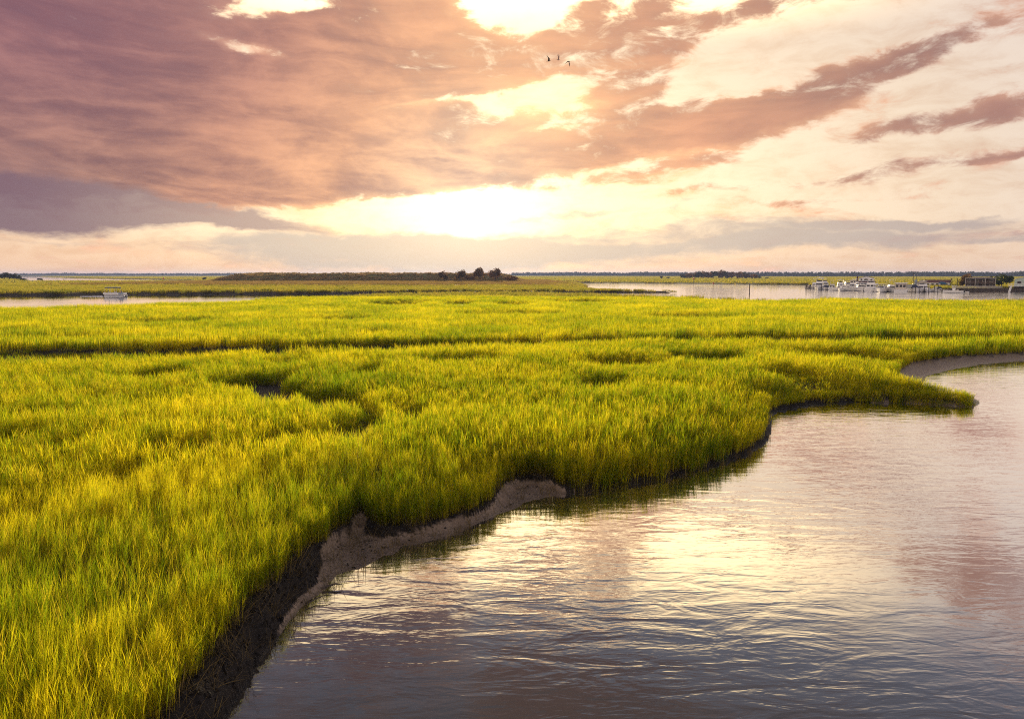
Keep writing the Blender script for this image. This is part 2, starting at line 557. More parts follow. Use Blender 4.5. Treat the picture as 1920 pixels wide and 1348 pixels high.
def vnoise(x, y, seed=0):
    xi = np.floor(x).astype(np.int64); yi = np.floor(y).astype(np.int64)
    xf = x - xi; yf = y - yi
    u = xf * xf * (3 - 2 * xf); v = yf * yf * (3 - 2 * yf)

    def h(a, b):
        q = (a * 374761393 + b * 668265263 + seed * 974711) & 0xFFFFFFFF
        q = ((q ^ (q >> 13)) * 1274126177) & 0xFFFFFFFF
        q = q ^ (q >> 16)
        return (q & 0xFFFF) / 65535.0
    a = h(xi, yi); b = h(xi + 1, yi); c = h(xi, yi + 1); d = h(xi + 1, yi + 1)
    return (a * (1 - u) + b * u) * (1 - v) + (c * (1 - u) + d * u) * v


def fbm(x, y, s, octv=4, seed=0, rough=0.5):
    r = np.zeros_like(x); a = 1.0; tot = 0.0
    for i in range(octv):
        r += a * vnoise(x / s * 2 ** i + 17.3 * i, y / s * 2 ** i - 9.1 * i, seed + i)
        tot += a; a *= rough
    return r / tot


class Poly:
    """closed polygon; the third number of each vertex rides along as an attribute"""
    def __init__(self, pts, extra=()):
        self.p = np.array([(p[0], p[1]) for p in pts] + [(e[0], e[1]) for e in extra], float)
        self.z = np.array([p[2] for p in pts] + [pts[-1][2]] * len(extra), float)

    def inside(self, x, y):
        r = np.zeros(x.shape, bool)
        n = len(self.p)
        for i in range(n):
            x0, y0 = self.p[i]; x1, y1 = self.p[(i + 1) % n]
            if y0 == y1:
                continue
            c = ((y0 > y) != (y1 > y)) & (x < (x1 - x0) * (y - y0) / (y1 - y0) + x0)
            r ^= c
        return r

    def dist(self, x, y, attr=False, closed=True):
        best = np.full(x.shape, 1e9); at_ = np.zeros(x.shape)
        n = len(self.p)
        for i in range(n if closed else n - 1):
            j = (i + 1) % n
            x0, y0 = self.p[i]; dx, dy = self.p[j] - self.p[i]
            L = dx * dx + dy * dy + 1e-9
            t = np.clip(((x - x0) * dx + (y - y0) * dy) / L, 0, 1)
            d = np.hypot(x - x0 - t * dx, y - y0 - t * dy)
            if attr:
                b = d < best
                at_ = np.where(b, self.z[i] * (1 - t) + self.z[j] * t, at_)
            best = np.minimum(best, d)
        return (best, at_) if attr else best

    def sd(self, x, y):
        d = self.dist(x, y)
        return np.where(self.inside(x, y), -d, d)


def sstep(v, a, b):
    t = np.clip((v - a) / (b - a), 0, 1)
    return t * t * (3 - 2 * t)


# ---------------------------------------------------------------- layout of land and water
GE = [(150, 1560, .55), (232, 1440, .55), (304, 1350, .55), (366, 1268, .55), (438, 1182, .52), (508, 1098, .52), (588, 1026, .5), (642, 985, .45), (676, 958, .42), (694, 978, .36),
      (720, 990, .32), (780, 986, .3), (860, 966, .3), (925, 938, .3), (948, 905, .32), (985, 890, .34), (1025, 897, .3), (1055, 911, .22), (1110, 912, .2), (1180, 900, .2),
      (1260, 886, .2), (1340, 864, .2), (1400, 842, .2), (1430, 820, .2), (1438, 795, .2), (1437, 775, .2), (1455, 763, .2), (1520, 751, .22), (1600, 746, .25), (1700, 748, .25),
      (1790, 753, .25), (1822, 757, .22), (1832, 753, .22), (1812, 746, .22), (1760, 740, .25), (1705, 731, .25), (1680, 716, .25), (1684, 694, .3), (1715, 678, .4), (1780, 668, .45),
      (1850, 664, .45), (1920, 660, .45), (2050, 655, .45), (2400, 648, .45)]
WE = [(290, 1560), (340, 1470), (415, 1350), (462, 1280), (520, 1190), (560, 1142), (625, 1090), (700, 1052), (780, 1022), (860, 996), (940, 962), (1000, 939), (1060, 923), (1110, 918),
      (1180, 907), (1260, 893), (1340, 872), (1400, 851), (1436, 828), (1446, 800), (1443, 780), (1459, 770), (1520, 758), (1600, 753), (1700, 755), (1790, 760), (1826, 762), (1840, 755),
      (1818, 742), (1768, 734), (1730, 722), (1738, 706), (1775, 696), (1840, 684), (1920, 677), (2050, 668), (2400, 658)]
RIGHT = [(190, 70), (190, -60), (-4.2, -60), (-4.2, 2.0)]
M1 = Poly([tuple(at(a, b, c)[:2]) + (c,) for a, b, c in GE], RIGHT[:2] + [(-5.6, -60), (-5.6, 3.0)])
W1 = Poly([tuple(at(a, b, 0)[:2]) + (0,) for a, b in WE], RIGHT)

GT = 1.85                                                      # level of the grass tops
W2N = [(2300, 559, GT), (1920, 556.6, GT), (1700, 556, GT), (1500, 554.6, GT), (1400, 554, GT), (1252, 551.6, GT), (1100, 550.2, 1.3), (1000, 549.8, 1.2), (900, 549.8, 1.1), (800, 550.0, 1.2),
       (735, 550.3, 1.4), (640, 551.8, GT), (560, 554, GT), (475, 556, GT), (400, 558, GT), (330, 560.5, GT), (290, 563, GT), (250, 566, GT), (130, 569, GT), (0, 571.5, GT), (-400, 577, GT)]
W2F = [(-400, 557, 0), (0, 554.6, 0), (250, 553, 0), (500, 552, 0), (640, 551.6, 0), (900, 550.2, 0), (1100, 549.8, 0), (1250, 549.3, 0), (1286, 548.6, 0), (1282, 546.2, .5), (1200, 544.6, .8),
       (1135, 543.4, .8), (1098, 541, .8), (1102, 537, .4), (1090, 534, 0), (1072, 531.4, 0), (1150, 531.2, 0), (1250, 532, 0), (1350, 533, 0), (1440, 533.8, 0), (1515, 534.4, 0), (1530, 537, 0),
       (1600, 541, 0), (1660, 543, 0), (1700, 544.5, 0), (1760, 545.5, 0), (1800, 545.8, 0), (1920, 546, 0), (2300, 547, 0)]
W2 = Poly([tuple(at(*p)[:2]) + (0,) for p in W2F + W2N])
W3 = Poly([tuple(at(a, b, 0)[:2]) + (0,) for a, b in [(-300, 518.3), (36, 518.3), (70, 518.8), (102, 520), (140, 521.6), (300, 524.2), (378, 526.3), (352, 528.6), (200, 529), (80, 529), (46, 526), (36, 521.4), (-300, 520.5)]])
W4 = Poly([tuple(at(a, b, 0)[:2]) + (0,) for a, b in [(50, 526.2), (66, 526), (74, 528), (66, 529.6), (53, 529.4)]])

# the creek across the middle: seen only as the shaded face of its far bank
K1 = Poly([tuple(at(a, b, GT + .1)[:2]) + (0,) for a, b in
           [(-300, 628), (0, 627), (150, 627), (300, 626), (420, 623), (600, 622), (800, 620), (960, 617), (1130, 613), (1300, 612), (1500, 611), (1700, 610), (1920, 607), (2300, 606),
            (2300, 618), (1920, 619), (1700, 621), (1500, 623), (1300, 622), (1130, 625), (960, 631), (800, 632), (600, 637), (420, 644), (300, 649), (150, 650), (0, 650), (-300, 650)]])
# narrow drains: polyline, half width in metres, remaining grass height
DRAINS = [([(500, 653), (620, 650), (800, 646), (960, 640), (1040, 636)], 0.7, 0.25), ([(10, 621), (130, 620), (275, 621)], 0.9, 0.3), ([(668, 614), (765, 614)], 0.8, 0.45),
          ([(200, 868), (240, 848), (300, 833), (400, 820), (480, 806), (545, 786), (640, 790), (690, 775), (700, 752), (650, 738)], 0.32, 0.45),
          ([(420, 698), (480, 703), (520, 718), (600, 722), (650, 736)], 0.6, 0.25), ([(1180, 618), (1260, 630), (1420, 634), (1560, 632)], 0.5, 0.5),
          ([(60, 655), (180, 665), (260, 664)], 0.5, 0.6), ([(1480, 629), (1620, 633), (1760, 627)], 0.5, 0.5)]
DRAINS = [(Poly([tuple(at(a, b, 1.6)[:2]) + (0,) for a, b in pl]), w, f) for pl, w, f in DRAINS]
# hollows: pixel centre, pixel half sizes, remaining height
DIPS = [(300, 688, 60, 7, .05), (480, 702, 60, 9, .15), (520, 722, 42, 10, 0.3), (625, 736, 50, 9, .3), (668, 782, 40, 16, .3), (772, 758, 30, 10, .4), (1130, 704, 50, 8, .6), (1160, 668, 90, 6, .6),
        (16, 806, 45, 12, 0.25), (120, 818, 40, 8, .45), (215, 872, 36, 8, .6), (690, 684, 25, 6, .5), (330, 815, 60, 7, .75), (80, 760, 60, 8, .55), (390, 562, 90, 2.5, .2), (745, 566, 60, 3, .2),
        (860, 566, 30, 3, .2), (960, 567, 40, 2.5, .3), (1090, 562, 60, 2, .3), (1420, 559, 120, 2, .35), (1740, 560, 140, 2, .3), (560, 665, 50, 6, .6), (860, 664, 80, 6, .65), (1500, 690, 70, 8, .65),
        (1320, 660, 80, 6, .6), (1580, 655, 100, 6, .6), (640, 592, 60, 3, .6), (1300, 590, 90, 3, .6), (300, 596, 90, 3, .6), (960, 585, 110, 3, .6)]
DIPW = []
for (px, py, hw, hh, f) in DIPS:
    c = at(px, py, 1.5); a = at(px, py - hh, 1.5); b = at(px, py + hh, 1.5)
    DIPW.append((c.x, (a.y + b.y) / 2, 1.05 * hw * c.y / FPX, 1.45 * (a.y - b.y) / 2, f * 0.7))

HX, HD = (702 - 960) / FPX * 595, 595.0


def hill_part(x, y):
    """height of the brown dune island and of its flat apron, above the marsh"""
    nz = fbm(x, y, 22.0, 4, 31) - 0.5
    nz2 = fbm(x, y, 6.0, 3, 37) - 0.5
    hx = (x - HX) / 122.0
    ends = np.clip(1 - np.abs(hx) ** 6, 0, 1)
    front = sstep(y, 540 + 22 * nz, 574 + 22 * nz)
    back = 1 - sstep(y, 650, 700)
    end = 1 - sstep(np.abs(x - HX), 98 + 12 * nz, 122 + 12 * nz)
    top = (5.3 + 2.2 * nz + 2.0 * nz2) * front * back * end
    ap = sstep(y, 345 + 50 * nz, 420 + 50 * nz) * (1 - sstep(np.abs(x - (HX + 4) + 60 * nz), 115, 170)) * (1 - sstep(y, 700, 760))
    return top + 1.1 * ap, ap, np.clip(front * back * end, 0, 1) + 0 * ends


def fields(x, y):
    """ground level, peat share, distance fields"""
    in_m = M1.inside(x, y); in_w = W1.inside(x, y)
    dg, hb = M1.dist(x, y, attr=True)
    dw = W1.dist(x, y)
    n_a = fbm(x, y, 1.3, 4, 3) - 0.5
    n_b = fbm(x, y, 9.0, 3, 5) - 0.5
    n_c = fbm(x, y, 0.35, 3, 7) - 0.5
    rr = np.hypot(x, y)
    land = hb + (0.55 - hb) * sstep(dg, 0.3, 4.0) + 0.16 * n_b * sstep(dg, 0.5, 3.0) + 0.06 * n_a
    t = dw / (dw + dg + 1e-6)
    # share of the mud strip that is flat beach: none right below the camera, half further on
    tb = -0.22 + 0.70 * sstep(rr, 13.0, 17.0) + 0.45 * sstep(rr, 16.8, 19.0) - 1.1 * sstep(rr, 24.2, 26.0)
    tb = tb + np.where(rr < 24, 0.6 * (fbm(x, y, 1.6, 3, 9) - 0.5), 0) * sstep(rr, 13.0, 15.0)
    tt = np.clip(t + (0.5 * n_a + 0.35 * n_c) * np.minimum(1, 4 * t) * np.minimum(1, 4 * (1 - t)), 0, 1)
    beach = 0.10 * np.clip(tt / np.maximum(tb, .05), 0, 1)
    steep = sstep(tt, np.minimum(tb, .9), 1.0)
    mud = beach + (hb - 0.10) * steep + (0.16 * n_c * (0.2 + steep * (1 - steep) * 3) + 0.16 * n_a * steep) * np.minimum(1, 5 * t)
    edge_n = 0.05 * n_a + 0.05 * n_c
    mud = mud + edge_n * np.clip(1 - t * 3, 0, 1)
    cove = sstep(x, 18, 21) * sstep(y, 36, 41)
    mud = np.where(cove > 0.5, 0.22 * t + 0.04 * n_a * np.minimum(1, 5 * t), mud)
    h = np.where(in_m, mud, land)
    h = np.where(in_w, -np.minimum(dw * 0.25, 1.5) + edge_n * np.clip(1 - dw, 0, 1), h)
    peat = np.where(in_m, np.where(cove > 0.5, 0.1, sstep(np.where(in_w, 0.0, tt), tb - .10, tb + .12)), 0.75)
    # far water
    s2 = np.minimum(np.minimum(W2.sd(x, y), W3.sd(x, y)), W4.sd(x, y))
    far = sstep(rr, 120, 260)
    n_d = fbm(x, y, 30.0, 3, 11) - 0.5
    h = np.where(rr > 75, np.where(s2 > 0, -0.1 + (h + 0.1 + 0.15 * far) * sstep(s2, -0.5, 1.5 + rr * 0.004), -np.minimum(-s2 * 0.2, 1.5) - 0.05), h)
    s1 = K1.sd(x, y) + 3.2 * (fbm(x, y, 3.5, 3, 13) - 0.5) + 3.0 * (fbm(x, y, 11.0, 2, 15) - 0.5)
    h = np.where(s1 < 0.6, h - 0.5 * sstep(-s1, -0.6, 1.0), h)
    hh, ap, ht = hill_part(x, y)
    h = h + hh * sstep(s2, 0, 20)
    return dict(h=h, peat=peat, in_m=in_m, in_w=in_w, dg=dg, dw=dw, s2=s2, s1=s1, ap=ap, hill=ht, rr=rr)


def grass_height(x, y, F):
    """0..1.3 multiplier of the local grass height"""
    g = 0.80 + 0.26 * (fbm(x, y, 7.0, 4, 21) - 0.5) + 0.20 * (fbm(x, y, 2.2, 3, 23) - 0.5) + 0.30 * (fbm(x, y * 0.5, 26.0, 3, 25) - 0.5)
    wob = (fbm(x, y, 1.1, 3, 29) - 0.5)
    for pl, w, f in DRAINS:
        d = pl.dist(x, y, closed=False) + wob * 1.1 * w + (fbm(x, y, 4.0, 2, 33) - .5) * w
        g = g * (f + (1 - f) * sstep(d, w * 0.6, w * 1.8))
    for cx, cy, rx, ry, f in DIPW:
        e = np.hypot((x - cx) / rx, (y - cy) / ry) + wob * 0.9
        g = g * (f + (1 - f) * sstep(e, 0.5, 1.25))
    return g


# ---------------------------------------------------------------- ground and water


def build_ground():
    rad = [3.6]
    while rad[-1] < 26: rad.append(rad[-1] * 1.0050)
    while rad[-1] < 9000: rad.append(rad[-1] * 1.021)
    rad = np.array(rad)
    ang = np.radians(np.concatenate([np.linspace(-64, -42, 40, endpoint=False), np.linspace(-42, 42, 470, endpoint=False), np.linspace(42, 64, 40)]))
    rr, aa = np.meshgrid(rad, ang, indexing='ij')
    x = (rr * np.sin(aa)).ravel(); y = (rr * np.cos(aa)).ravel()
    F = fields(x, y)
    n, m = len(rad), len(ang)
    co = np.stack([x, y, F['h']], 1)
    i, j = np.meshgrid(np.arange(n - 1), np.arange(m - 1), indexing='ij')
    a = (i * m + j).ravel()
    fc = np.stack([a, a + 1, a + m + 1, a + m], 1)[:, ::-1]
    me = bpy.data.meshes.new('marsh_ground')
    me.vertices.add(len(co)); me.vertices.foreach_set('co', co.ravel())
    me.loops.add(fc.size); me.loops.foreach_set('vertex_index', fc.ravel())
    me.polygons.add(len(fc)); me.polygons.foreach_set('loop_start', np.arange(0, fc.size, 4))
    me.polygons.foreach_set('use_smooth', np.ones(len(fc), bool))
    for nm, v in (('peat', F['peat']), ('turf', sstep(F['rr'], 250, 500) * (F['s2'] > 1))):
        at_ = me.attributes.new(nm, 'FLOAT', 'POINT'); at_.data.foreach_set('value', v.astype(np.float32))
    me.update(); me.validate()
    tag(link_mesh('marsh_ground', me, M_GROUND), 'dark peat and pale mud floor of the salt marsh', kind='structure')


build_ground()

wm = MB()
wm.add([(-9000, -60, 0), (9000, -60, 0), (9000, 9000, 0), (-9000, 9000, 0)], [(0, 1, 2, 3)])
tag(wm.build('creek_water', M_WATER), 'rippled tidal creek mirroring the sunset sky', kind='structure')

# ---------------------------------------------------------------- scattered plants
SRC = bpy.data.collections.new('plant_sources')                 # not linked to the scene: only instanced


def blade_mesh(name, n, rad, h, w, lean=0.18, segs=3, curl=0.5, mat=None, tall_var=0.25):
    vs, fs, tint, along = [], [], [], []
    for b in range(n):
        a = random.uniform(0, 2 * math.pi); r = rad * math.sqrt(random.random())
        bx, by = r * math.cos(a), r * math.sin(a)
        hh = h * random.uniform(1 - tall_var, 1 + tall_var * 0.6)
        la = random.uniform(0, 2 * math.pi); ln = abs(random.gauss(0, lean))
        cu = random.uniform(0.2, 1.0) * curl * ln
        fa = random.uniform(0, math.pi)
        wx, wy = math.cos(fa), math.sin(fa)
        tn = random.random()
        k0 = len(vs)
        ww = w * random.uniform(0.7, 1.25)
        for s in range(segs + 1):
            u = s / segs
            off = ln * u + cu * u * u
            cx = bx + math.cos(la) * off * hh; cy = by + math.sin(la) * off * hh
            cz = hh * (u - 0.15 * off * u)
            hw = ww * 0.5 * (1 - u ** 1.8) * (0.75 + 0.25 * min(1, u * 4))
            if s < segs:
                vs += [(cx - wx * hw, cy - wy * hw, cz), (cx + wx * hw, cy + wy * hw, cz)]
                tint += [tn, tn]; along += [u, u]
            else:
                vs.append((cx, cy, cz)); tint.append(tn); along.append(1.0)
        for s in range(segs - 1):
            q = k0 + 2 * s
            fs.append((q, q + 1, q + 3, q + 2))
        q = k0 + 2 * (segs - 1)
        fs.append((q, q + 1, q + 2))
    me = bpy.data.meshes.new(name)
    me.from_pydata(vs, [], fs)
    for nm, v in (('tint', tint), ('along', along)):
        at_ = me.attributes.new(nm, 'FLOAT', 'POINT'); at_.data.foreach_set('value', v)
    me.materials.append(mat)
    me.update()
    return me


def stem_mesh(name, n, rad, h, w, mat, nl=3):
    """a tuft of upright stems, each with a few narrow leaves leaving it at an angle"""
    vs, fs, tint, along = [], [], [], []

    def strip(p, d0, bend, L, ww, segs, tn, u0, u1):
        fa = random.uniform(0, math.pi)
        wx, wy = math.cos(fa), math.sin(fa)
        k0 = len(vs)
        for s_ in range(segs + 1):
            u = s_ / segs
            c = p + d0 * (L * u) + bend * (L * u * u)
            hw = ww * 0.5 * (1 - u ** 2.2)
            uu = u0 + (u1 - u0) * u
            if s_ < segs:
                vs.append((c.x - wx * hw, c.y - wy * hw, c.z)); vs.append((c.x + wx * hw, c.y + wy * hw, c.z)); tint.extend([tn, tn]); along.extend([uu, uu])
            else:
                vs.append(tuple(c)); tint.append(tn); along.append(uu)
        for s_ in range(segs - 1):
            q = k0 + 2 * s_
            fs.append((q, q + 1, q + 3, q + 2))
        q = k0 + 2 * (segs - 1)
        fs.append((q, q + 1, q + 2))
    for b in range(n):
        a = random.uniform(0, 2 * math.pi); r = rad * math.sqrt(random.random())
        p = Vector((r * math.cos(a), r * math.sin(a), 0))
        hh = h * random.uniform(0.66, 1.02)
        d = Vector((random.gauss(0, .07), random.gauss(0, .07), 1)).normalized()
        bd = Vector((random.gauss(0, .05), random.gauss(0, .05), 0))
        tn = random.random()
        strip(p, d, bd, hh, w * 0.85, 3, tn, 0, 1)
        for q in range(nl if random.random() < .6 else nl + 1):
            u = random.uniform(0.30, 0.82)
            o = p + d * (hh * u) + bd * (hh * u * u)
            a = random.uniform(0, 2 * math.pi); sp = random.uniform(0.06, 0.34)
            d2 = Vector((math.cos(a) * sp, math.sin(a) * sp, 1)).normalized()
            b2 = Vector((math.cos(a), math.sin(a), -0.4)) * random.uniform(0.0, 0.22)
            strip(o, d2, b2, hh * random.uniform(0.16, 0.36), w * random.uniform(0.75, 1.2), 2, min(1, max(0, tn + random.uniform(-.15, .15))), u, min(1, u + .25))
    me = bpy.data.meshes.new(name)
    me.from_pydata(vs, [], fs)
    for nm, v in (('tint', tint), ('along', along)):
        at_ = me.attributes.new(nm, 'FLOAT', 'POINT'); at_.data.foreach_set('value', v)
    me.materials.append(mat)
    me.update()
    return me


def leaf_mesh(name, n, radii, size, mat, seed=0, flat=0.0, lobes=7, zlow=-0.35):
    """leaf sized faces clustered on uneven lobes"""
    r = random.Random(seed)
    ctr = [(0, 0, 0, 0.75)]
    for i in range(lobes):
        a = r.uniform(0, 2 * math.pi); e = r.uniform(zlow, 0.9)
        q = r.uniform(0.45, 0.75)
        ctr.append((q * math.cos(a) * math.cos(e), q * math.sin(a) * math.cos(e), q * math.sin(e), r.uniform(0.28, 0.5)))
    vs, fs, tint, along = [], [], [], []
    for i in range(n):
        cx, cy, cz, cr = ctr[r.randrange(len(ctr))]
        v = Vector((r.gauss(0, 1), r.gauss(0, 1), r.gauss(0, 1))).normalized() * cr * (0.55 + 0.5 * r.random() ** 0.5)
        p = Vector(((cx + v.x) * radii[0], (cy + v.y) * radii[1], (cz + v.z) * radii[2]))
        nr = (v.normalized() + Vector((r.gauss(0, .6), r.gauss(0, .6), r.gauss(0, .6)))).normalized()
        a = nr.orthogonal().normalized(); b = nr.cross(a)
        s = size * r.uniform(0.5, 1.3); th = r.uniform(0, 6.28)
        u = (a * math.cos(th) + b * math.sin(th)) * s; w = (b * math.cos(th) - a * math.sin(th)) * s * 0.6
        k = len(vs)
        vs += [p - u, p + w * .8, p + u, p - w]
        fs.append((k, k + 1, k + 2, k + 3))
        tn = r.random(); tint += [tn] * 4; along += [1.0] * 4
    me = bpy.data.meshes.new(name)
    me.from_pydata([tuple(v) for v in vs], [], fs)
    for nm, v in (('tint', tint), ('along', along)):
        at_ = me.attributes.new(nm, 'FLOAT', 'POINT'); at_.data.foreach_set('value', v)
    me.materials.append(mat)
    me.update()
    return me


def source_set(name, meshes):
    c = bpy.data.collections.new(name)
    for me in meshes:
        c.objects.link(bpy.data.objects.new(me.name, me))
    return c


def scatter(name, col, pos, rot, scl, idx, label, cat=None):
    """ONE object: instances of the clumps of a collection on a cloud of points (geometry nodes)"""
    me = bpy.data.meshes.new(name)
    n = len(pos)
    me.vertices.add(n); me.vertices.foreach_set('co', np.asarray(pos, np.float32).ravel())
    a = me.attributes.new('rot', 'FLOAT_VECTOR', 'POINT'); a.data.foreach_set('vector', np.asarray(rot, np.float32).ravel())
    a = me.attributes.new('scl', 'FLOAT_VECTOR', 'POINT'); a.data.foreach_set('vector', np.asarray(scl, np.float32).ravel())
    a = me.attributes.new('idx', 'INT', 'POINT'); a.data.foreach_set('value', np.asarray(idx, np.int32))
    me.update()
    o = link_mesh(name, me)
    ng = bpy.data.node_groups.new(name + '_scatter', 'GeometryNodeTree')
    ng.interface.new_socket('Geometry', in_out='INPUT', socket_type='NodeSocketGeometry')
    ng.interface.new_socket('Geometry', in_out='OUTPUT', socket_type='NodeSocketGeometry')
    nd = ng.nodes
    gi = nd.new('NodeGroupInput'); go = nd.new('NodeGroupOutput')
    ci = nd.new('GeometryNodeCollectionInfo')
    ci.inputs['Collection'].default_value = col
    ci.inputs['Separate Children'].default_value = True
    ci.inputs['Reset Children'].default_value = True
    ip = nd.new('GeometryNodeInstanceOnPoints')
    ip.inputs['Pick Instance'].default_value = True

    def attr(nm, ty):
        q = nd.new('GeometryNodeInputNamedAttribute'); q.data_type = ty
        q.inputs['Name'].default_value = nm
        return q.outputs['Attribute']
    L = ng.links.new
    L(gi.outputs[0], ip.inputs['Points']); L(ci.outputs[0], ip.inputs['Instance'])
    L(attr('idx', 'INT'), ip.inputs['Instance Index'])
    L(attr('rot', 'FLOAT_VECTOR'), ip.inputs['Rotation'])
    L(attr('scl', 'FLOAT_VECTOR'), ip.inputs['Scale'])
    L(ip.outputs[0], go.inputs[0])
    md = o.modifiers.new('scatter', 'NODES'); md.node_group = ng
    return tag(o, label, cat, kind='stuff')


GH = 1.45                                                       # full height of the cordgrass
LOD = [  # r0, r1, clumps per m2, blades, clump radius, blade width, variants
    (4.5, 24, 40.0, 8, 0.10, 0.0066, 8),
    (24, 70, 20.0, 8, 0.15, 0.0122, 8),
    (70, 190, 4.8, 18, 0.36, 0.030, 6),
    (190, 560, 0.22, 34, 1.3, 0.13, 4),
    (560, 2900, 0.011, 40, 6.0, 0.55, 3),
]
HALF = R(40)


def ring_points(r0, r1, dens):
    half = R(50) if r1 < 30 else (R(45) if r1 < 200 else HALF)
    n = int(dens * half * (r1 * r1 - r0 * r0))
    r = np.sqrt(rng.uniform(r0 * r0, r1 * r1, n)); a = rng.uniform(-half, half, n)
    return r * np.sin(a), r * np.cos(a)


def build_grass():
    for k, (r0, r1, dens, nb, cr, bw, nv) in enumerate(LOD):
        x, y = ring_points(r0, r1, dens)
        if k < 2:                                              # a denser front row along the creek
            x2, y2 = ring_points(r0, r1, dens * 1.6)
            d2 = M1.dist(x2, y2)
            x = np.concatenate([x, x2[d2 < 0.7]]); y = np.concatenate([y, y2[d2 < 0.7]])
        F = fields(x, y)
        g = grass_height(x, y, F)
        edge = rng.uniform(0, 1, len(x))
        if k == 0: edge = edge * 1.25 + 0.9 * np.clip(fbm(x, y, 0.5, 2, 73) - 0.5, 0, 1) * 2
        n_e = fbm(x, y, 0.5, 2, 41) - 0.5
        ok = (~F['in_m']) & (F['dg'] + n_e * 0.5 > 0.02) & (F['s2'] > cr * 0.6) & ((F['s1'] > 0.0) | ((F['s1'] > -2.6) & (edge < 0.6))) & (F['hill'] < 0.25) & (g > 0.12) & (edge < 0.25 + 1.3 * g)
        ok &= ~((F['ap'] > 0.15 + 0.5 * edge))
        ok &= np.where(F['rr'] > 230, F['h'] > 0.1, True)
        g = g * np.where(F['s1'] < 0.3, 0.42, 1.0)
        g = g * np.where((y > 262) & (y < 350) & (x > 20) & (x < 75), 0.45, 1.0)
        # thinner, shorter grass on the first half metre of the banks
        g = g * (0.72 + 0.28 * sstep(F['dg'], 0.0, 1.2))
        g = g * np.where((x > 12) & (y > 38) & (y < 48), 0.55 + 0.45 * sstep(F['dw'], 0.3, 3.0), 1.0)
        x, y, g = x[ok], y[ok], g[ok]; h = F['h'][ok]
        n = len(x)
        var = rng.uniform(0.80, 1.12, n)
        if k == 0: g = g * (0.90 + 0.30 * (fbm(x, y, 0.45, 2, 71) - 0.3))
        if k >= 3: g = np.maximum(g, 0.6)
        sz = g * var
        wind = fbm(x, y, 5.0, 3, 43) - 0.5
        rot = np.stack([rng.normal(0, 0.06, n), 0.02 + 0.14 * wind + rng.normal(0, 0.05, n), rng.uniform(0, 0.0001, n)], 1)
        sc = np.stack([np.ones(n), np.ones(n), sz], 1)
        flip = rng.choice([-1.0, 1.0], n)
        sc[:, 0] *= flip
        ms = [stem_mesh('grass_clump', nb, cr, GH, bw, M_GRASS, 2 if k == 0 else 3) if k < 2 else blade_mesh('grass_clump', nb, cr, GH, bw, lean=0.085, tall_var=0.34, mat=M_GRASS if k < 3 else M_GRASS_FAR) for _ in range(nv)]
        scatter('marsh_grass', source_set('grass_sources', ms), np.stack([x, y, h - 0.03], 1), rot, sc, rng.integers(0, nv, n),
                ['tall yellow green cordgrass standing dense beside the foreground creek', 'sunlit cordgrass meadow in the middle of the marsh', 'level marsh grass before the boat channel',
                 'far marsh grass around the channels', 'thin green strips of marsh below the far woods'][k])
        print('grass', k, n)


build_grass()


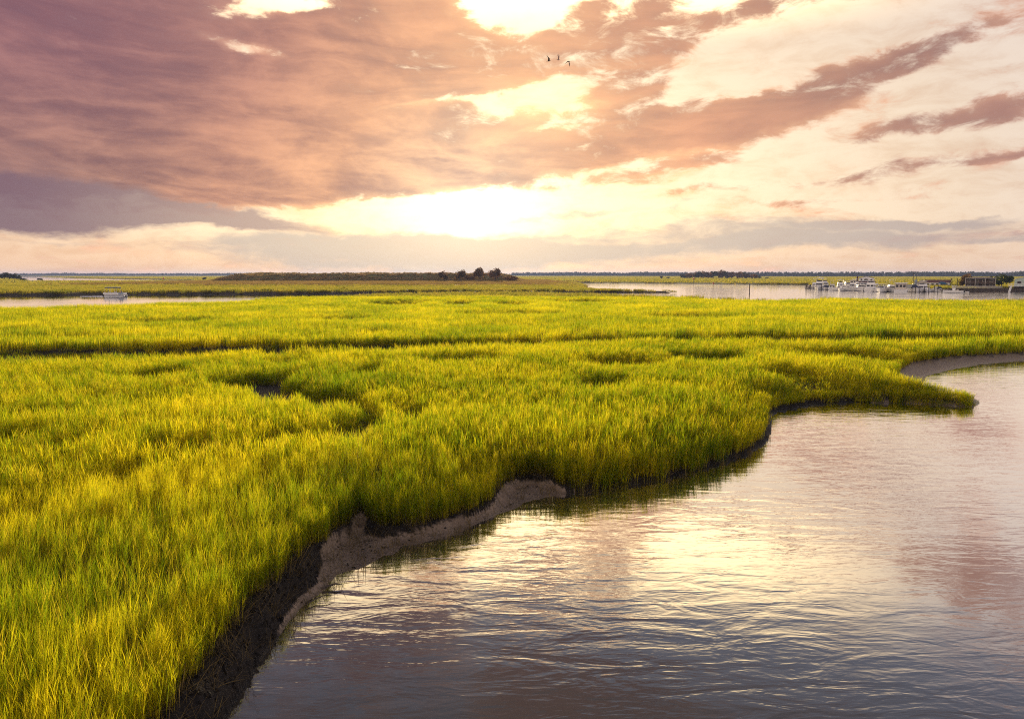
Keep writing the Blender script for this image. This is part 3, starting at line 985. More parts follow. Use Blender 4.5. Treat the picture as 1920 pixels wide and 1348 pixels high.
def build_edge_litter():
    # dead stems hanging over the banks and lying on the mud
    x, y = ring_points(6, 32, 26.0)
    F = fields(x, y)
    e = rng.uniform(0, 1, len(x))
    ok = ((~F['in_m']) & (F['dg'] < 0.25) & (e < 0.5)) | (F['in_m'] & ~F['in_w'] & (F['dg'] < 0.6) & (e < 0.42) & (F['dw'] > 0.06))
    x, y, h = x[ok], y[ok], F['h'][ok]; n = len(x)
    ms = [blade_mesh('dead_clump', 9, 0.16, 0.6, 0.010, lean=0.75, curl=0.9, mat=M_DEAD, tall_var=0.6) for _ in range(5)]
    rot = np.stack([rng.normal(0, 0.3, n), rng.normal(0.2, 0.3, n), rng.uniform(0, 6.28, n)], 1)
    s = rng.uniform(0.4, 1.1, n)
    scatter('dead_stems', source_set('dead_sources', ms), np.stack([x, y, h - 0.02], 1), rot, np.stack([s, s, s], 1), rng.integers(0, 5, n), 'straw coloured dead stems along the mud bank')
    x, y = ring_points(8, 34, 60.0)
    F = fields(x, y)
    e = rng.uniform(0, 1, len(x)) + 0.8 * (fbm(x, y, 1.2, 2, 47) - 0.5)
    ok = F['in_m'] & (F['h'] > -0.09) & (F['h'] < 0.05) & (e < 0.30) & (F['rr'] > 14)
    x, y, h = x[ok], y[ok], F['h'][ok]; n = len(x)
    ms2 = [blade_mesh('stubble_clump', 5, 0.07, 0.34, 0.011, lean=0.25, mat=M_DEAD, tall_var=0.5) for _ in range(4)]
    s = rng.uniform(0.5, 1.3, n)
    scatter('stubble', source_set('stubble_sources', ms2), np.stack([x, y, h - 0.02], 1), np.stack([rng.normal(0, .15, n), rng.normal(0, .15, n), rng.uniform(0, 6, n)], 1), np.stack([s, s, s], 1),
            rng.integers(0, 4, n), 'thin stubble standing in the shallow water along the beach')
    # clods and mussels of the dark peat bank
    x, y = ring_points(6, 30, 170.0)
    F = fields(x, y)
    e = rng.uniform(0, 1, len(x))
    ok = F['in_m'] & ~F['in_w'] & (F['peat'] > 0.35 + 0.5 * e) & (F['h'] > 0.03)
    x, y, h = x[ok], y[ok], F['h'][ok]; n = len(x)
    ms = []
    mp = simple('peat', (0.014, 0.0105, 0.008), 0.75, var=0.6, scale=20.0, spec=0.35)
    for q in range(6):
        b = MB(); b.ball((0, 0, 0), (1, 1, 0.7), 7, 5)
        b.v = [tuple(c * random.uniform(0.65, 1.25) for c in v) for v in b.v]
        me = b.mesh('peat_clod'); me.materials.append(mp); ms.append(me)
    s = 0.012 + 0.055 * rng.uniform(0, 1, n) ** 2.5
    rot = rng.uniform(0, 6.28, (n, 3))
    scatter('peat_clods', source_set('clod_sources', ms), np.stack([x, y, h], 1), rot, np.stack([s, s * rng.uniform(.6, 1.4, n), s * .8], 1), rng.integers(0, 6, n), 'black crumbly peat clods on the eroded bank')
    # shells and scraps on the beach
    x, y = ring_points(8, 30, 16.0)
    F = fields(x, y)
    ok = F['in_m'] & ~F['in_w'] & (F['peat'] < 0.6) & (F['dw'] > 0.05)
    x, y, h = x[ok], y[ok], F['h'][ok]; n = len(x)
    s = 0.01 + 0.03 * rng.uniform(0, 1, n) ** 3
    scatter('mud_scraps', source_set('scrap_sources', ms[:3]), np.stack([x, y, h], 1), rng.uniform(0, 6.28, (n, 3)), np.stack([s, s * 1.5, s * .5], 1), rng.integers(0, 3, n), 'small dark scraps scattered on the pale mud beach')


build_edge_litter()


def build_dune():
    n = 30000
    x = rng.uniform(HX - 180, HX + 185, n); y = rng.uniform(335, 720, n)
    F = fields(x, y)
    e = rng.uniform(0, 1, n)
    ok = (F['ap'] > 0.1 + 0.5 * e) & (F['hill'] < 0.5) & (F['s2'] > 1)
    xs, ys, h = x[ok], y[ok], F['h'][ok]; k = len(xs)
    ms = [blade_mesh('dry_clump', 30, 1.4, 1.1, 0.14, lean=0.3, mat=M_DRY) for _ in range(4)]
    s = rng.uniform(0.5, 1.1, k)
    scatter('dry_grass', source_set('dry_sources', ms), np.stack([xs, ys, h - .05], 1), np.stack([rng.normal(0, .05, k), rng.normal(0, .05, k), rng.uniform(0, 6.28, k)], 1),
            np.stack([s, s, s], 1), rng.integers(0, 4, k), 'tan dry grass on the flat apron of the dune island')
    n = 24000
    x = rng.uniform(HX - 135, HX + 135, n); y = rng.uniform(525, 680, n)
    F = fields(x, y)
    ok = (F['hill'] > 0.06)
    xs, ys, h = x[ok], y[ok], F['h'][ok]; k = len(xs)
    ms = [leaf_mesh('scrub_clump', 46, (1.5, 1.5, 0.7), 0.28, M_SCRUB, seed=100 + i, lobes=5) for i in range(5)]
    s = (0.35 + 1.2 * rng.uniform(0, 1, k) ** 3) * (0.7 + 0.5 * fbm(xs, ys, 12.0, 3, 51))
    scatter('scrub', source_set('scrub_sources', ms), np.stack([xs, ys, h + .1], 1), np.stack([rng.normal(0, .2, k), rng.normal(0, .2, k), rng.uniform(0, 6.28, k)], 1),
            np.stack([s, s, s * rng.uniform(.6, 1.3, k)], 1), rng.integers(0, 5, k), 'brown low scrub covering the long dune island')


build_dune()


def build_woods():
    ms = [leaf_mesh('far_tree', 150, (5.0, 5.0, 6.0), 1.15, M_LEAF_DARK, seed=200 + i, lobes=8, zlow=-0.9) for i in range(7)]
    src = source_set('wood_sources', ms)
    def wood(name, label, pts_px, depth, rows, step, hgt):
        P_, S_ = [], []
        for r in range(rows):
            for a, b in zip(pts_px[:-1], pts_px[1:]):
                A = at(a[0], a[1], 0.4); B = at(b[0], b[1], 0.4)
                L = (B - A).length; m = max(1, int(L / step))
                for i in range(m):
                    p = A.lerp(B, (i + random.random()) / m)
                    d = Vector((p.x, p.y, 0)).normalized() * (depth * (r + random.random()) / rows)
                    hv = hgt * (0.72 + 0.6 * float(fbm(np.array([p.x]), np.array([p.y]), 90.0, 3, 61)[0])) * random.uniform(0.8, 1.12)
                    P_.append((p.x + d.x, p.y + d.y, 0.5 + hv * 0.42)); S_.append((random.uniform(0.8, 1.4), random.uniform(.8, 1.4), hv / 12.5))
        n = len(P_)
        rot = np.stack([np.zeros(n), np.zeros(n), rng.uniform(0, 6.28, n)], 1)
        scatter(name, src, np.array(P_), rot, np.array(S_), rng.integers(0, 7, n), label)
        print(name, n)
    wood('far_woods', 'dark blue wood along the horizon behind the marina', [(960, 517.9), (1150, 518.3), (1300, 518.8), (1500, 519.3), (1700, 519.4), (2100, 519.6)], 260, 5, 7.5, 18.0)
    wood('far_woods', 'thin blue wood line on the horizon beyond the pontoon boat', [(-250, 517.4), (40, 517.4), (300, 517.5), (480, 517.6)], 300, 5, 9.0, 16.5)
    wood('far_woods', 'faint wood line on the horizon behind the dune island', [(470, 517.5), (700, 517.5), (970, 517.8)], 300, 3, 11.0, 12.0)


build_woods()

# ---------------------------------------------------------------- trees and bushes, each a thing
CROWNS = {}


def tree(name, label, px, py, d, w, h, kind='dark', group=None, trunk=0.22, z0=None, crown_low=0.1):
    """trunk with limbs and a leafy crown; px is the pixel column, py of no use when z0 is given"""
    mat = {'dark': M_LEAF_DARK, 'brown': M_LEAF_BROWN, 'green': M_LEAF_GREEN}[kind]
    p = at_dist(px, 515, d)
    z = 0.5 if z0 is None else z0
    o = empty(name, (p.x, p.y, z), random.uniform(0, 6.28))
    tag(o, label, 'bush' if 'bush' in name else ('shrub' if 'shrub' in name else 'tree'), group)
    v = random.randrange(4)
    key = (kind, v)
    if key not in CROWNS:
        CROWNS[key] = leaf_mesh('crown', 1100, (1, 1, 1), 0.125, mat, seed=400 + 10 * v + len(kind), lobes=10, zlow=-0.9)
    tm = MB()
    tm.tube([(0, 0, -.3), (0.03 * h, 0, h * trunk), (0.02 * h, 0.03 * h, h * 0.6)], [0.035 * h, 0.028 * h, 0.012 * h], 6)
    for q in range(4):
        a = q * 1.6 + random.random(); s = h * random.uniform(.2, .4)
        tm.tube([(0.02 * h, 0, s), (0.02 * h + math.cos(a) * w * .3, math.sin(a) * w * .3, s + h * .3)], [0.016 * h, 0.006 * h], 5)
    tm.build('trunk', M_BARK, o)
    c = link_mesh('crown', CROWNS[key], None, o)
    lo = h * crown_low
    c.location = (0, 0, (lo + h) / 2)
    c.scale = (w / 2 / 1.05, w / 2 / 1.05, (h - lo) / 2 / 1.05)
    return o


def spruce(label, px, d, w, h, group):
    p = at_dist(px, 515, d)
    o = empty('spruce_tree', (p.x, p.y, 0.8), 0)
    tag(o, label, 'tree', group)
    MB().tube([(0, 0, -.3), (0, 0, h * .95)], [0.14, 0.03]).build('trunk', M_BARK, o)
    vs, fs, tint, along = [], [], [], []
    for i in range(420):
        u = random.random() ** 1.4
        zz = h * (0.06 + 0.94 * u); r = w / 2 * (1 - u) * random.uniform(0.35, 1.1) * (1 + 0.3 * math.sin(zz * 5))
        a = random.uniform(0, 6.28); s = 0.28 * random.uniform(.6, 1.2) * (1.1 - .6 * u)
        c = Vector((r * math.cos(a), r * math.sin(a), zz)); o_ = Vector((math.cos(a), math.sin(a), -0.35)) * s; t_ = Vector((-math.sin(a), math.cos(a), random.uniform(-.4, .4))) * s * .5
        k = len(vs)
        vs += [tuple(c - o_), tuple(c + t_), tuple(c + o_), tuple(c - t_)]; fs.append((k, k + 1, k + 2, k + 3))
        tint += [random.random()] * 4; along += [1.0] * 4
    me = bpy.data.meshes.new('crown'); me.from_pydata(vs, [], fs)
    for nm, v in (('tint', tint), ('along', along)):
        q = me.attributes.new(nm, 'FLOAT', 'POINT'); q.data.foreach_set('value', v)
    link_mesh('crown', me, M_LEAF_DARK, o)


# far left corner
for i, (px, w, h) in enumerate([(-6, 9, 10.2), (7, 9, 10.4), (17, 8, 9.4), (26, 8, 8.6), (34, 7, 6.6)]):
    tree('dark_tree', 'dark rounded tree in the clump at the left end of the horizon', px, 0, 815, w, h, 'dark', 'trees at the left end of the horizon')
tree('marsh_bush', 'low dark bush on the bank right of the small pool', 74, 0, 770, 7, 3.2, 'dark', 'bushes by the small pool')
tree('marsh_bush', 'low dark bush on the bank left of the small pool', 42, 0, 770, 8, 3.4, 'dark', 'bushes by the small pool')
tree('marsh_bush', 'single round bush on the bank left of the dune island', 382, 0, 820, 5.5, 4.2, 'dark')
tree('marsh_bush', 'leafy bush at the left foot of the dune island', 418, 0, 700, 5.5, 5.0, 'dark', 'bushes at the left foot of the dune')
tree('marsh_bush', 'green bush on the left slope of the dune island', 444, 0, 560, 7.5, 4.6, 'dark', 'bushes at the left foot of the dune')
# shrubs on the right end of the dune island
for px, d, w, h, lab in [(832, 532, 9.0, 8.4, 'brown rounded shrub, first of the row on the dune'), (862, 534, 9.5, 9.6, 'brown shrub between the first and the tallest on the dune'),
                         (898, 536, 9.5, 11.4, 'tall dark topped tree in the middle of the dune shrubs'), (928, 536, 9.5, 10.8, 'rusty orange topped tree near the right end of the dune'),
                         (880, 524, 8.0, 5.4, 'low brown shrub in front of the tallest dune tree'), (958, 532, 11.0, 5.0, 'low spreading shrub at the right foot of the dune')]:
    tree('dune_shrub', lab, px, 0, d, w, h, 'brown', 'shrubs on the right end of the dune', z0=2.0, crown_low=0.0)
# wooded island in the marsh
for i in range(15):
    px = 1284 + 9.0 * i + random.uniform(-3, 3)
    mid = 1 - abs((px - 1345) / 78.0) ** 2.5
    tree('island_tree', 'dark rounded tree in the wooded clump beyond the red markers', px, 0, 1120 + random.uniform(-15, 25), random.uniform(11, 15), 5.0 + 9.0 * max(0.12, mid) + random.uniform(-.6, .8), 'brown' if i % 3 else 'dark',
         'trees of the wooded clump beyond the markers', crown_low=0.0)
for px, w, h, lab in [(1240, 5, 5.2, 'small dark bush standing alone left of the wooded clump'), (1253, 6, 3.8, 'low wide bush left of the wooded clump'), (1424, 6, 5.5, 'small dark bush right of the wooded clump'),
                      (1438, 6, 3.4, 'lowest bush right of the wooded clump')]:
    tree('marsh_bush', lab, px, 0, 1090, w, h, 'dark', 'bushes beside the wooded clump', crown_low=0.0)
# marina trees
spruce('slim dark spruce by the docks, taller of the pair', 1784, 345, 3.6, 4.9, 'spruces beside the docks')
spruce('slim dark spruce by the balcony house, shorter of the pair', 1796, 345, 3.6, 4.5, 'spruces beside the docks')
tree('brown_tree', 'brown leaved tree left of the balcony house', 1814, 0, 352, 5.4, 7.2, 'brown', z0=0.8)
tree('brown_tree', 'low brown tree between the spruces and the balcony house', 1806, 0, 346, 4.0, 4.6, 'brown', z0=0.8)
tree('willow_tree', 'big round green willow right of the balcony house', 1880, 0, 345, 10.4, 7.0, 'green', z0=0.8, crown_low=0.02)
tree('dark_tree', 'dark tree showing behind the roof of the balcony house', 1862, 0, 372, 5.0, 6.2, 'dark', z0=0.8)

# ---------------------------------------------------------------- materials of the built things
M_WHITE = simple('white_gelcoat', (0.88, 0.87, 0.85), 0.35, var=0.05)
M_CREAM = simple('cream_paint', (0.62, 0.55, 0.47), 0.6, var=0.08)
M_PALEGREEN = simple('pale_green_siding', (0.45, 0.55, 0.48), 0.7, var=0.06)
M_GLASS = simple('dark_glass', (0.02, 0.022, 0.03), 0.12, var=0.2)
M_NAVY = simple('navy_canvas', (0.03, 0.045, 0.10), 0.8)
M_BLUE = simple('blue_canvas', (0.05, 0.16, 0.32), 0.8)
M_GREYBLUE = simple('grey_blue_canvas', (0.36, 0.42, 0.50), 0.8)
M_MAROON = simple('maroon_canvas', (0.16, 0.03, 0.04), 0.8)
M_REDROOF = simple('red_brown_shingle', (0.17, 0.075, 0.06), 0.85)
M_GREYROOF = simple('slate_grey_shingle', (0.16, 0.14, 0.17), 0.85)
M_PILE = simple('weathered_pile', (0.075, 0.058, 0.048), 0.9, var=0.4)
M_DECK = simple('weathered_deck', (0.22, 0.17, 0.14), 0.85, var=0.25)
M_DARKWOOD = simple('dark_brown_siding', (0.085, 0.055, 0.05), 0.8, var=0.25)
M_TRIM = simple('grey_white_trim', (0.55, 0.52, 0.50), 0.6)
M_RED = simple('marker_red', (0.45, 0.03, 0.025), 0.5)
M_ORANGE = simple('buoy_orange', (0.75, 0.12, 0.02), 0.45)
M_BRICK = simple('dark_red_brick', (0.12, 0.05, 0.045), 0.9)
M_ALU = simple('brushed_aluminium', (0.52, 0.54, 0.58), 0.35, metal=0.7, var=0.06)
M_BLACK = simple('black_plastic', (0.02, 0.02, 0.022), 0.5)
M_FOAM = simple('white_foam', (0.85, 0.85, 0.85), 0.9, var=0.05)
M_SKIN = simple('skin', (0.42, 0.25, 0.18), 0.6)
M_HAIR = simple('dark_hair', (0.03, 0.02, 0.015), 0.8)
M_FEATHER_D = simple('dark_feather', (0.02, 0.018, 0.02), 0.8)
M_FEATHER_P = simple('pale_feather', (0.55, 0.36, 0.30), 0.8)
M_FEATHER_W = simple('white_feather', (0.8, 0.78, 0.74), 0.8)

# ---------------------------------------------------------------- boats (x = forward, waterline at z 0)


def hull_mb(L, B, H, flare=1.0, draft=0.35):
    rings = []
    for u in (0, .15, .35, .55, .72, .86, .95, 1.0):
        x = -L / 2 + L * u
        bw = B / 2 * (1 - max(0, (u - .45) / .55) ** 2.3) * (0.92 + 0.08 * min(1, u * 6))
        sh = H * (1 + 0.28 * u ** 2)
        ch = bw * (0.86 if u < .5 else 0.86 - 0.5 * (u - .5))
        kz = -draft * (1 - max(0, (u - .75) / .25) ** 2) + 0.0
        xx = x - 0.0
        rings.append([(xx, -max(bw, .03), sh), (xx, -max(ch, .02), 0.12 * H), (xx, 0, kz), (xx, max(ch, .02), 0.12 * H), (xx, max(bw, .03), sh), (xx, max(bw, .03) * .86, sh * .96), (xx, 0, sh * .97), (xx, -max(bw, .03) * .86, sh * .96)])
    return MB().loft(rings)


def stripe_mb(L, B, H):
    m = MB()
    for s in (-1, 1):
        pts = []
        for u in (0.02, .2, .4, .55, .7, .85):
            bw = B / 2 * (1 - max(0, (u - .45) / .55) ** 2.3) * (0.92 + 0.08 * min(1, u * 6))
            pts.append((-L / 2 + L * u, s * (bw * .975 + 0.015), H * .72 * (1 + .28 * u * u)))
        m.tube(pts, 0.05, 4)
    return m


def cabin_parts(root, x0, x1, w, z0, h, win, rake=0.5, nside=3, mat=None):
    cx = (x0 + x1) / 2; L = x1 - x0
    c = MB().box((cx, 0, z0 + h / 2), (L, w, h), taper=(1 - rake * .5 / L, .86), shift=(-rake * .2, 0)).build('cabin', mat or M_WHITE, root)
    for s in (-1, 1):
        for k in range(nside):
            xx = x0 + L * (k + .55) / (nside + .25)
            MB().box((xx, s * (w / 2 * .93 + .02), z0 + h * .58), (L / (nside + .6) * .85, .05, h * .38)).build('window', win, c)
    MB().box((x1 - rake * .22, 0, z0 + h * .6), (.06, w * .74, h * .42), rot=Matrix.Rotation(-0.32, 3, 'Y')).build('windscreen', win, c)
    for s in (-.22, .22):
        MB().box((x0 - .03, s * w, z0 + h * .58), (.05, w * .32, h * .42)).build('rear_window', win, c)
    return c


def rail_mb(L, B, H):
    m = MB()
    for s in (-1, 1):
        pts = []
        for u in (.5, .65, .8, .92, .985):
            bw = B / 2 * (1 - max(0, (u - .45) / .55) ** 2.3)
            x = -L / 2 + L * u; z = H * (1 + .28 * u * u)
            pts.append((x, s * max(bw - .06, .02), z + .5))
            m.tube([(x, s * max(bw - .06, .02), z), (x, s * max(bw - .06, .02), z + .5)], .022, 4)
        m.tube(pts, .025, 4)
    return m


def flybridge_cruiser():
    o = empty('cabin_cruiser', (0, 0, 0))
    hull_mb(9, 3.4, 1.15).build('hull', M_WHITE, o)
    stripe_mb(9, 3.4, 1.15).build('hull_stripe', M_NAVY, o)
    cabin_parts(o, -1.9, 2.0, 2.7, 1.15, 1.35, M_GLASS, .7)
    MB().box((-.5, 0, 2.78), (2.7, 2.2, .55), taper=(.9, .92)).build('flybridge', M_WHITE, o)
    MB().box((.75, 0, 3.2), (.06, 1.7, .4), rot=Matrix.Rotation(-.4, 3, 'Y')).build('flybridge_windscreen', M_GLASS, o)
    top = MB().box((-.7, 0, 4.2), (2.3, 2.1, .1)).build('hardtop', M_WHITE, o)
    for sx in (-1.6, .2):
        for sy in (-.9, .9):
            MB().tube([(sx, sy, 3.0), (sx, sy, 4.16)], .035).build('post', M_TRIM, top)
    rail_mb(9, 3.4, 1.15).build('bow_rail', M_TRIM, o)
    MB().ball((-1.2, 0, 4.4), (.3, .3, .16)).build('radar_dome', M_WHITE, o)
    return o


def express_cruiser():
    o = empty('express_cruiser', (0, 0, 0))
    hull_mb(8.5, 3.1, 1.1).build('hull', M_WHITE, o)
    MB().box((-1, 0, .02), (6.2, 2.7, .16)).build('boot_stripe', M_NAVY, o)
    cabin_parts(o, -1.2, 2.2, 2.4, 1.1, .85, M_GLASS, 1.0, 2)
    MB().tube([(-1.7, -1.4, 1.1), (-2.1, -1.25, 2.5), (-2.1, 1.25, 2.5), (-1.7, 1.4, 1.1)], .11, 6).build('radar_arch', M_WHITE, o)
    MB().box((-1.0, 0, 2.5), (2.4, 2.4, .14), taper=(.85, .8)).build('canvas_top', M_GREYBLUE, o)
    rail_mb(8.5, 3.1, 1.1).build('bow_rail', M_TRIM, o)
    MB().box((-4.5, 0, .35), (.6, 2.4, .1)).build('swim_platform', M_WHITE, o)
    return o


def sport_fisher():
    o = empty('sport_fishing_boat', (0, 0, 0))
    hull_mb(9.5, 3.5, 1.3).build('hull', M_WHITE, o)
    cabin_parts(o, -1.4, 2.2, 2.7, 1.3, 1.2, M_GLASS, .8, 2)
    MB().box((-.3, 0, 2.75), (2.2, 2.1, .5), taper=(.9, .9)).build('flybridge', M_WHITE, o)
    for sx in (-1.2, .5):
        for sy in (-.95, .95):
            MB().tube([(sx, sy, 2.6), (sx * .6, sy * .7, 5.0)], .04).build('tower_leg', M_ALU, o)
    MB().box((-.2, 0, 5.0), (1.5, 1.5, .1)).build('tower_top', M_WHITE, o)
    for s in (-1, 1):
        MB().tube([(-.8, s * 1.3, 2.4), (-2.6, s * 2.2, 6.2)], [.035, .015]).build('outrigger', M_TRIM, o)
    MB().box((-2.1, 0, 3.05), (1.5, 2.3, .1)).build('bimini', M_MAROON, o)
    return o


def houseboat():
    o = empty('houseboat', (0, 0, 0))
    MB().box((0, 0, .35), (7.5, 3.7, 1.1), taper=(1.03, 1.03)).build('hull', M_WHITE, o)
    c = MB().box((0, 0, 1.95), (5.6, 3.3, 2.1)).build('cabin', M_CREAM, o)
    for s in (-1, 1):
        for k in (-1.7, 0, 1.7):
            MB().box((k, s * 1.66, 2.1), (1.1, .06, .7)).build('window', M_GLASS, c)
        for k in (-1.05, 0, 1.05):
            MB().box((s * 2.81, k, 2.1), (.06, .68, .8)).build('window', M_GLASS, c)
    MB().box((0, 0, 3.07), (6.4, 3.7, .14)).build('roof', M_WHITE, o)
    return o


def covered_boat():
    o = empty('covered_boat', (0, 0, 0))
    hull_mb(7, 2.6, .95).build('hull', M_WHITE, o)
    MB().box((-.3, 0, 1.5), (4.6, 2.4, 1.0), taper=(.75, .35)).build('canvas_cover', M_GREYBLUE, o)
    MB().box((-3.7, 0, .6), (.45, .45, 1.1), taper=(.8, .8)).build('outboard_motor', M_BLACK, o)
    return o


def centre_console():
    o = empty('centre_console_boat', (0, 0, 0))
    hull_mb(6.4, 2.3, .8).build('hull', M_WHITE, o)
    MB().box((-.2, 0, 1.25), (.9, .9, 1.0), taper=(.8, .85)).build('console', M_WHITE, o)
    tt = MB().box((-.2, 0, 2.55), (1.5, 1.5, .09)).build('hard_top', M_WHITE, o)
    for sx in (-.6, .2):
        for sy in (-.5, .5):
            MB().tube([(sx, sy, .8), (sx, sy, 2.52)], .035).build('post', M_ALU, tt)
    MB().box((-3.35, 0, .75), (.5, .42, 1.2), taper=(.8, .8)).build('outboard_motor', M_BLACK, o)
    MB().box((-1.3, 0, 1.05), (.5, .9, .5)).build('seat', M_CREAM, o)
    return o


def skiff():
    o = empty('open_skiff', (0, 0, 0))
    hull_mb(4.8, 1.9, .6).build('hull', M_WHITE, o)
    for x in (-1.2, .3):
        MB().box((x, 0, .62), (.35, 1.5, .08)).build('bench', M_DECK, o)
    MB().box((-2.5, 0, .55), (.35, .32, .9), taper=(.8, .8)).build('outboard_motor', M_BLACK, o)
    return o


PROTO = {}
MAKERS = dict(fly=flybridge_cruiser, exp=express_cruiser, fish=sport_fisher, house=houseboat, cover=covered_boat, con=centre_console, skiff=skiff)


def boat(kind, px, py, heading, label, scale=1.0, recolour=None):
    """heading in degrees: -90 points the bow at the viewer"""
    if kind not in PROTO:
        o = PROTO[kind] = MAKERS[kind]()
    else:
        o = copy_tree(PROTO[kind])
    p = at(px, py, 0)
    o.location = (p.x, p.y, 0.0)
    o.rotation_euler = (0, 0, R(heading) - math.atan2(p.x, p.y))
    scale *= 1.22
    o.scale = (scale, scale, scale)
    tag(o, label, 'boat', 'boats moored at the marina docks')
    for part, mat in (recolour or {}).items():
        for ch in o.children:
            if ch.name.split('.')[0] == part:
                ch.data = ch.data.copy(); ch.data.materials.clear(); ch.data.materials.append(mat)
    return o


boat('skiff', 1520, 541.0, -60, 'small open white skiff among the pilings at the outer dock end', 1.2)
boat('fly', 1536, 542.6, -95, 'tall white flybridge cruiser, first big boat at the outer dock end', 1.05)
boat('cover', 1549, 543.2, -100, 'low boat with dark cover between two tall cruisers near the outer dock end', 0.85, {'canvas_cover': M_NAVY})
boat('fish', 1560, 543.6, 85, 'white fishing boat with a tower and a cream top at the outer dock', 0.72, {'bimini': M_CREAM})
boat('skiff', 1570, 544.4, -70, 'small low white skiff moored left of the long broad cruiser', 1.15)
boat('exp', 1586, 545.0, -20, 'long white cruiser lying nearly broadside with a dark window', 0.95)
boat('exp', 1613, 545.6, -80, 'broad white cruiser under a big pale canvas top', 1.1, {'canvas_top': M_WHITE})
boat('fly', 1633, 546.3, 80, 'white flybridge boat showing two dark stern windows', 1.0, {'hull_stripe': M_WHITE})
boat('exp', 1653, 547.6, -98, 'white cruiser with a dark windscreen band and navy boot stripe', 1.0, {'canvas_top': M_WHITE})
boat('fish', 1671, 547.4, -75, 'white fishing boat with outriggers and a maroon canopy', 0.78)
boat('house', 1689, 548.0, -92, 'boxy cream houseboat with a row of three windows', 0.98)
boat('cover', 1709, 547.2, -65, 'white boat under a full pale grey canvas cover', 1.2)
boat('fly', 1729, 547.2, -110, 'white cruiser with blue tinted stripe before the small gabled house', 0.85, {'hull_stripe': M_BLUE})
boat('skiff', 1749, 547.2, -50, 'dark and white skiff between the cruiser and the dock ramp', 1.2, {'bench': M_BLACK})
boat('con', 1787, 549.4, 172, 'white centre console boat lying broadside at the right end of the docks', 0.9)
boat('skiff', 1806, 549.0, 170, 'tiny white skiff right of the broadside centre console', 0.7)
boat('fish', 1527, 540.6, -90, 'white boat with outriggers wedged behind the outermost skiff', 0.8, {'bimini': M_WHITE})
boat('con', 1577, 545.3, -100, 'white console boat squeezed left of the broadside cruiser', 0.9)
boat('fly', 1599, 543.6, -95, 'tall white flybridge cruiser between the two broad canopied boats', 0.9)
boat('con', 1643, 547.0, -85, 'small white console boat between two cruisers in the middle of the front row', 0.8)
boat('exp', 1662, 545.0, -95, 'white cruiser tucked behind the maroon canopied fishing boat', 0.9, {'canvas_top': M_NAVY})
boat('con', 1740, 547.6, -95, 'white console boat right of the blue striped cruiser', 0.8)
boat('cover', 1758, 546.8, -70, 'small boat under a navy cover by the dock ramp', 0.85, {'canvas_cover': M_NAVY})
boat('exp', 1719, 543.0, -80, 'white cruiser ashore of the grey covered boat near the utility pole', 0.9)
boat('fly', 1575, 541.0, -85, 'white cruiser in the second row left of the grey blue canopies', 0.85)
boat('fly', 1545, 539.4, -70, 'white cruiser moored in the second row behind the outer dock', 0.95)
boat('exp', 1590, 539.8, -80, 'boat in the second row under a wide grey blue canopy', 1.25)
boat('fly', 1604, 540.4, 95, 'white flybridge boat in the second row left of the gabled white house', 0.9)
boat('exp', 1621, 540.6, -100, 'boat in the second row under a rounded blue grey canopy below the white house', 1.2)
boat('fish', 1642, 541.0, -90, 'white tower boat in the second row right of the white house', 0.68)
boat('con', 1700, 541.4, -90, 'white console boat hauled near the small gabled house', 0.95)

# ---------------------------------------------------------------- docks and piles


def dock(pa, pb, w, label, zt=0.85):
    A, B = Vector(pa), Vector(pb)
    d = B - A
    o = empty('wooden_dock', (A.x, A.y, 0), math.atan2(d.y, d.x))
    tag(o, label, 'dock', 'docks of the marina')
    L = d.length
    MB().box((L / 2, 0, zt), (L, w, .14)).build('deck', M_DECK, o)
    for s in (-1, 1):
        MB().box((L / 2, s * (w / 2 - .05), zt - .17), (L, .09, .2)).build('stringer', M_PILE, o)
    n = max(2, int(L / 5))
    me = MB().tube([(0, 0, -1.0), (0, 0, zt + .5)], [.13, .12], 6).mesh('pile')
    for k in range(n + 1):
        for s in (-1, 1):
            p = link_mesh('pile', me, M_PILE, o); p.location = (L * k / n, s * (w / 2 + .12), 0)
    return o


dock(at(1514, 541.5, 0), at(1662, 545.2, 0), 1.6, 'long timber dock along the back of the front boats, left half')
dock(at(1664, 545.3, 0), at(1778, 546.6, 0), 1.6, 'long timber dock along the back of the front boats, right half')
dock(at(1514, 541.4, 0), at(1517, 537.2, 0), 1.4, 'short timber dock closing the outer end of the marina')
dock(at(1764, 547.4, 0), at(1783, 549.0, 0), 1.3, 'grey ramp dock leading down to the broadside boat')
PILE_ME = MB().tube([(0, 0, -1.2), (0, 0, 2.2), (0, 0, 2.35)], [.15, .13, .05], 7).mesh('mooring_pile')
for i in range(30):
    u = i / 29.0
    px = 1513 + 246 * u + random.uniform(-2, 2)
    py = 542.4 + 6.0 * u ** 0.8 + random.uniform(-.5, .5)
    p = at(px, py, 0)
    o = link_mesh('mooring_pile', PILE_ME, M_PILE)
    o.location = p; o.rotation_euler = (random.uniform(-.03, .03), random.uniform(-.03, .03), random.uniform(0, 6)); o.scale = (1, 1, random.uniform(.8, 1.25))
    tag(o, 'dark weathered mooring pile standing in the water before the marina boats', 'mooring pile', 'mooring piles before the marina boats')

# ---------------------------------------------------------------- houses at the marina


def window(root, c, s, mat=None):
    f = MB().box(c, (s[0], .12, s[1])).build('window', M_TRIM, root)
    MB().box((c[0], c[1] - .07, c[2]), (s[0] * .8, .05, s[1] * .8)).build('pane', mat or M_GLASS, f)


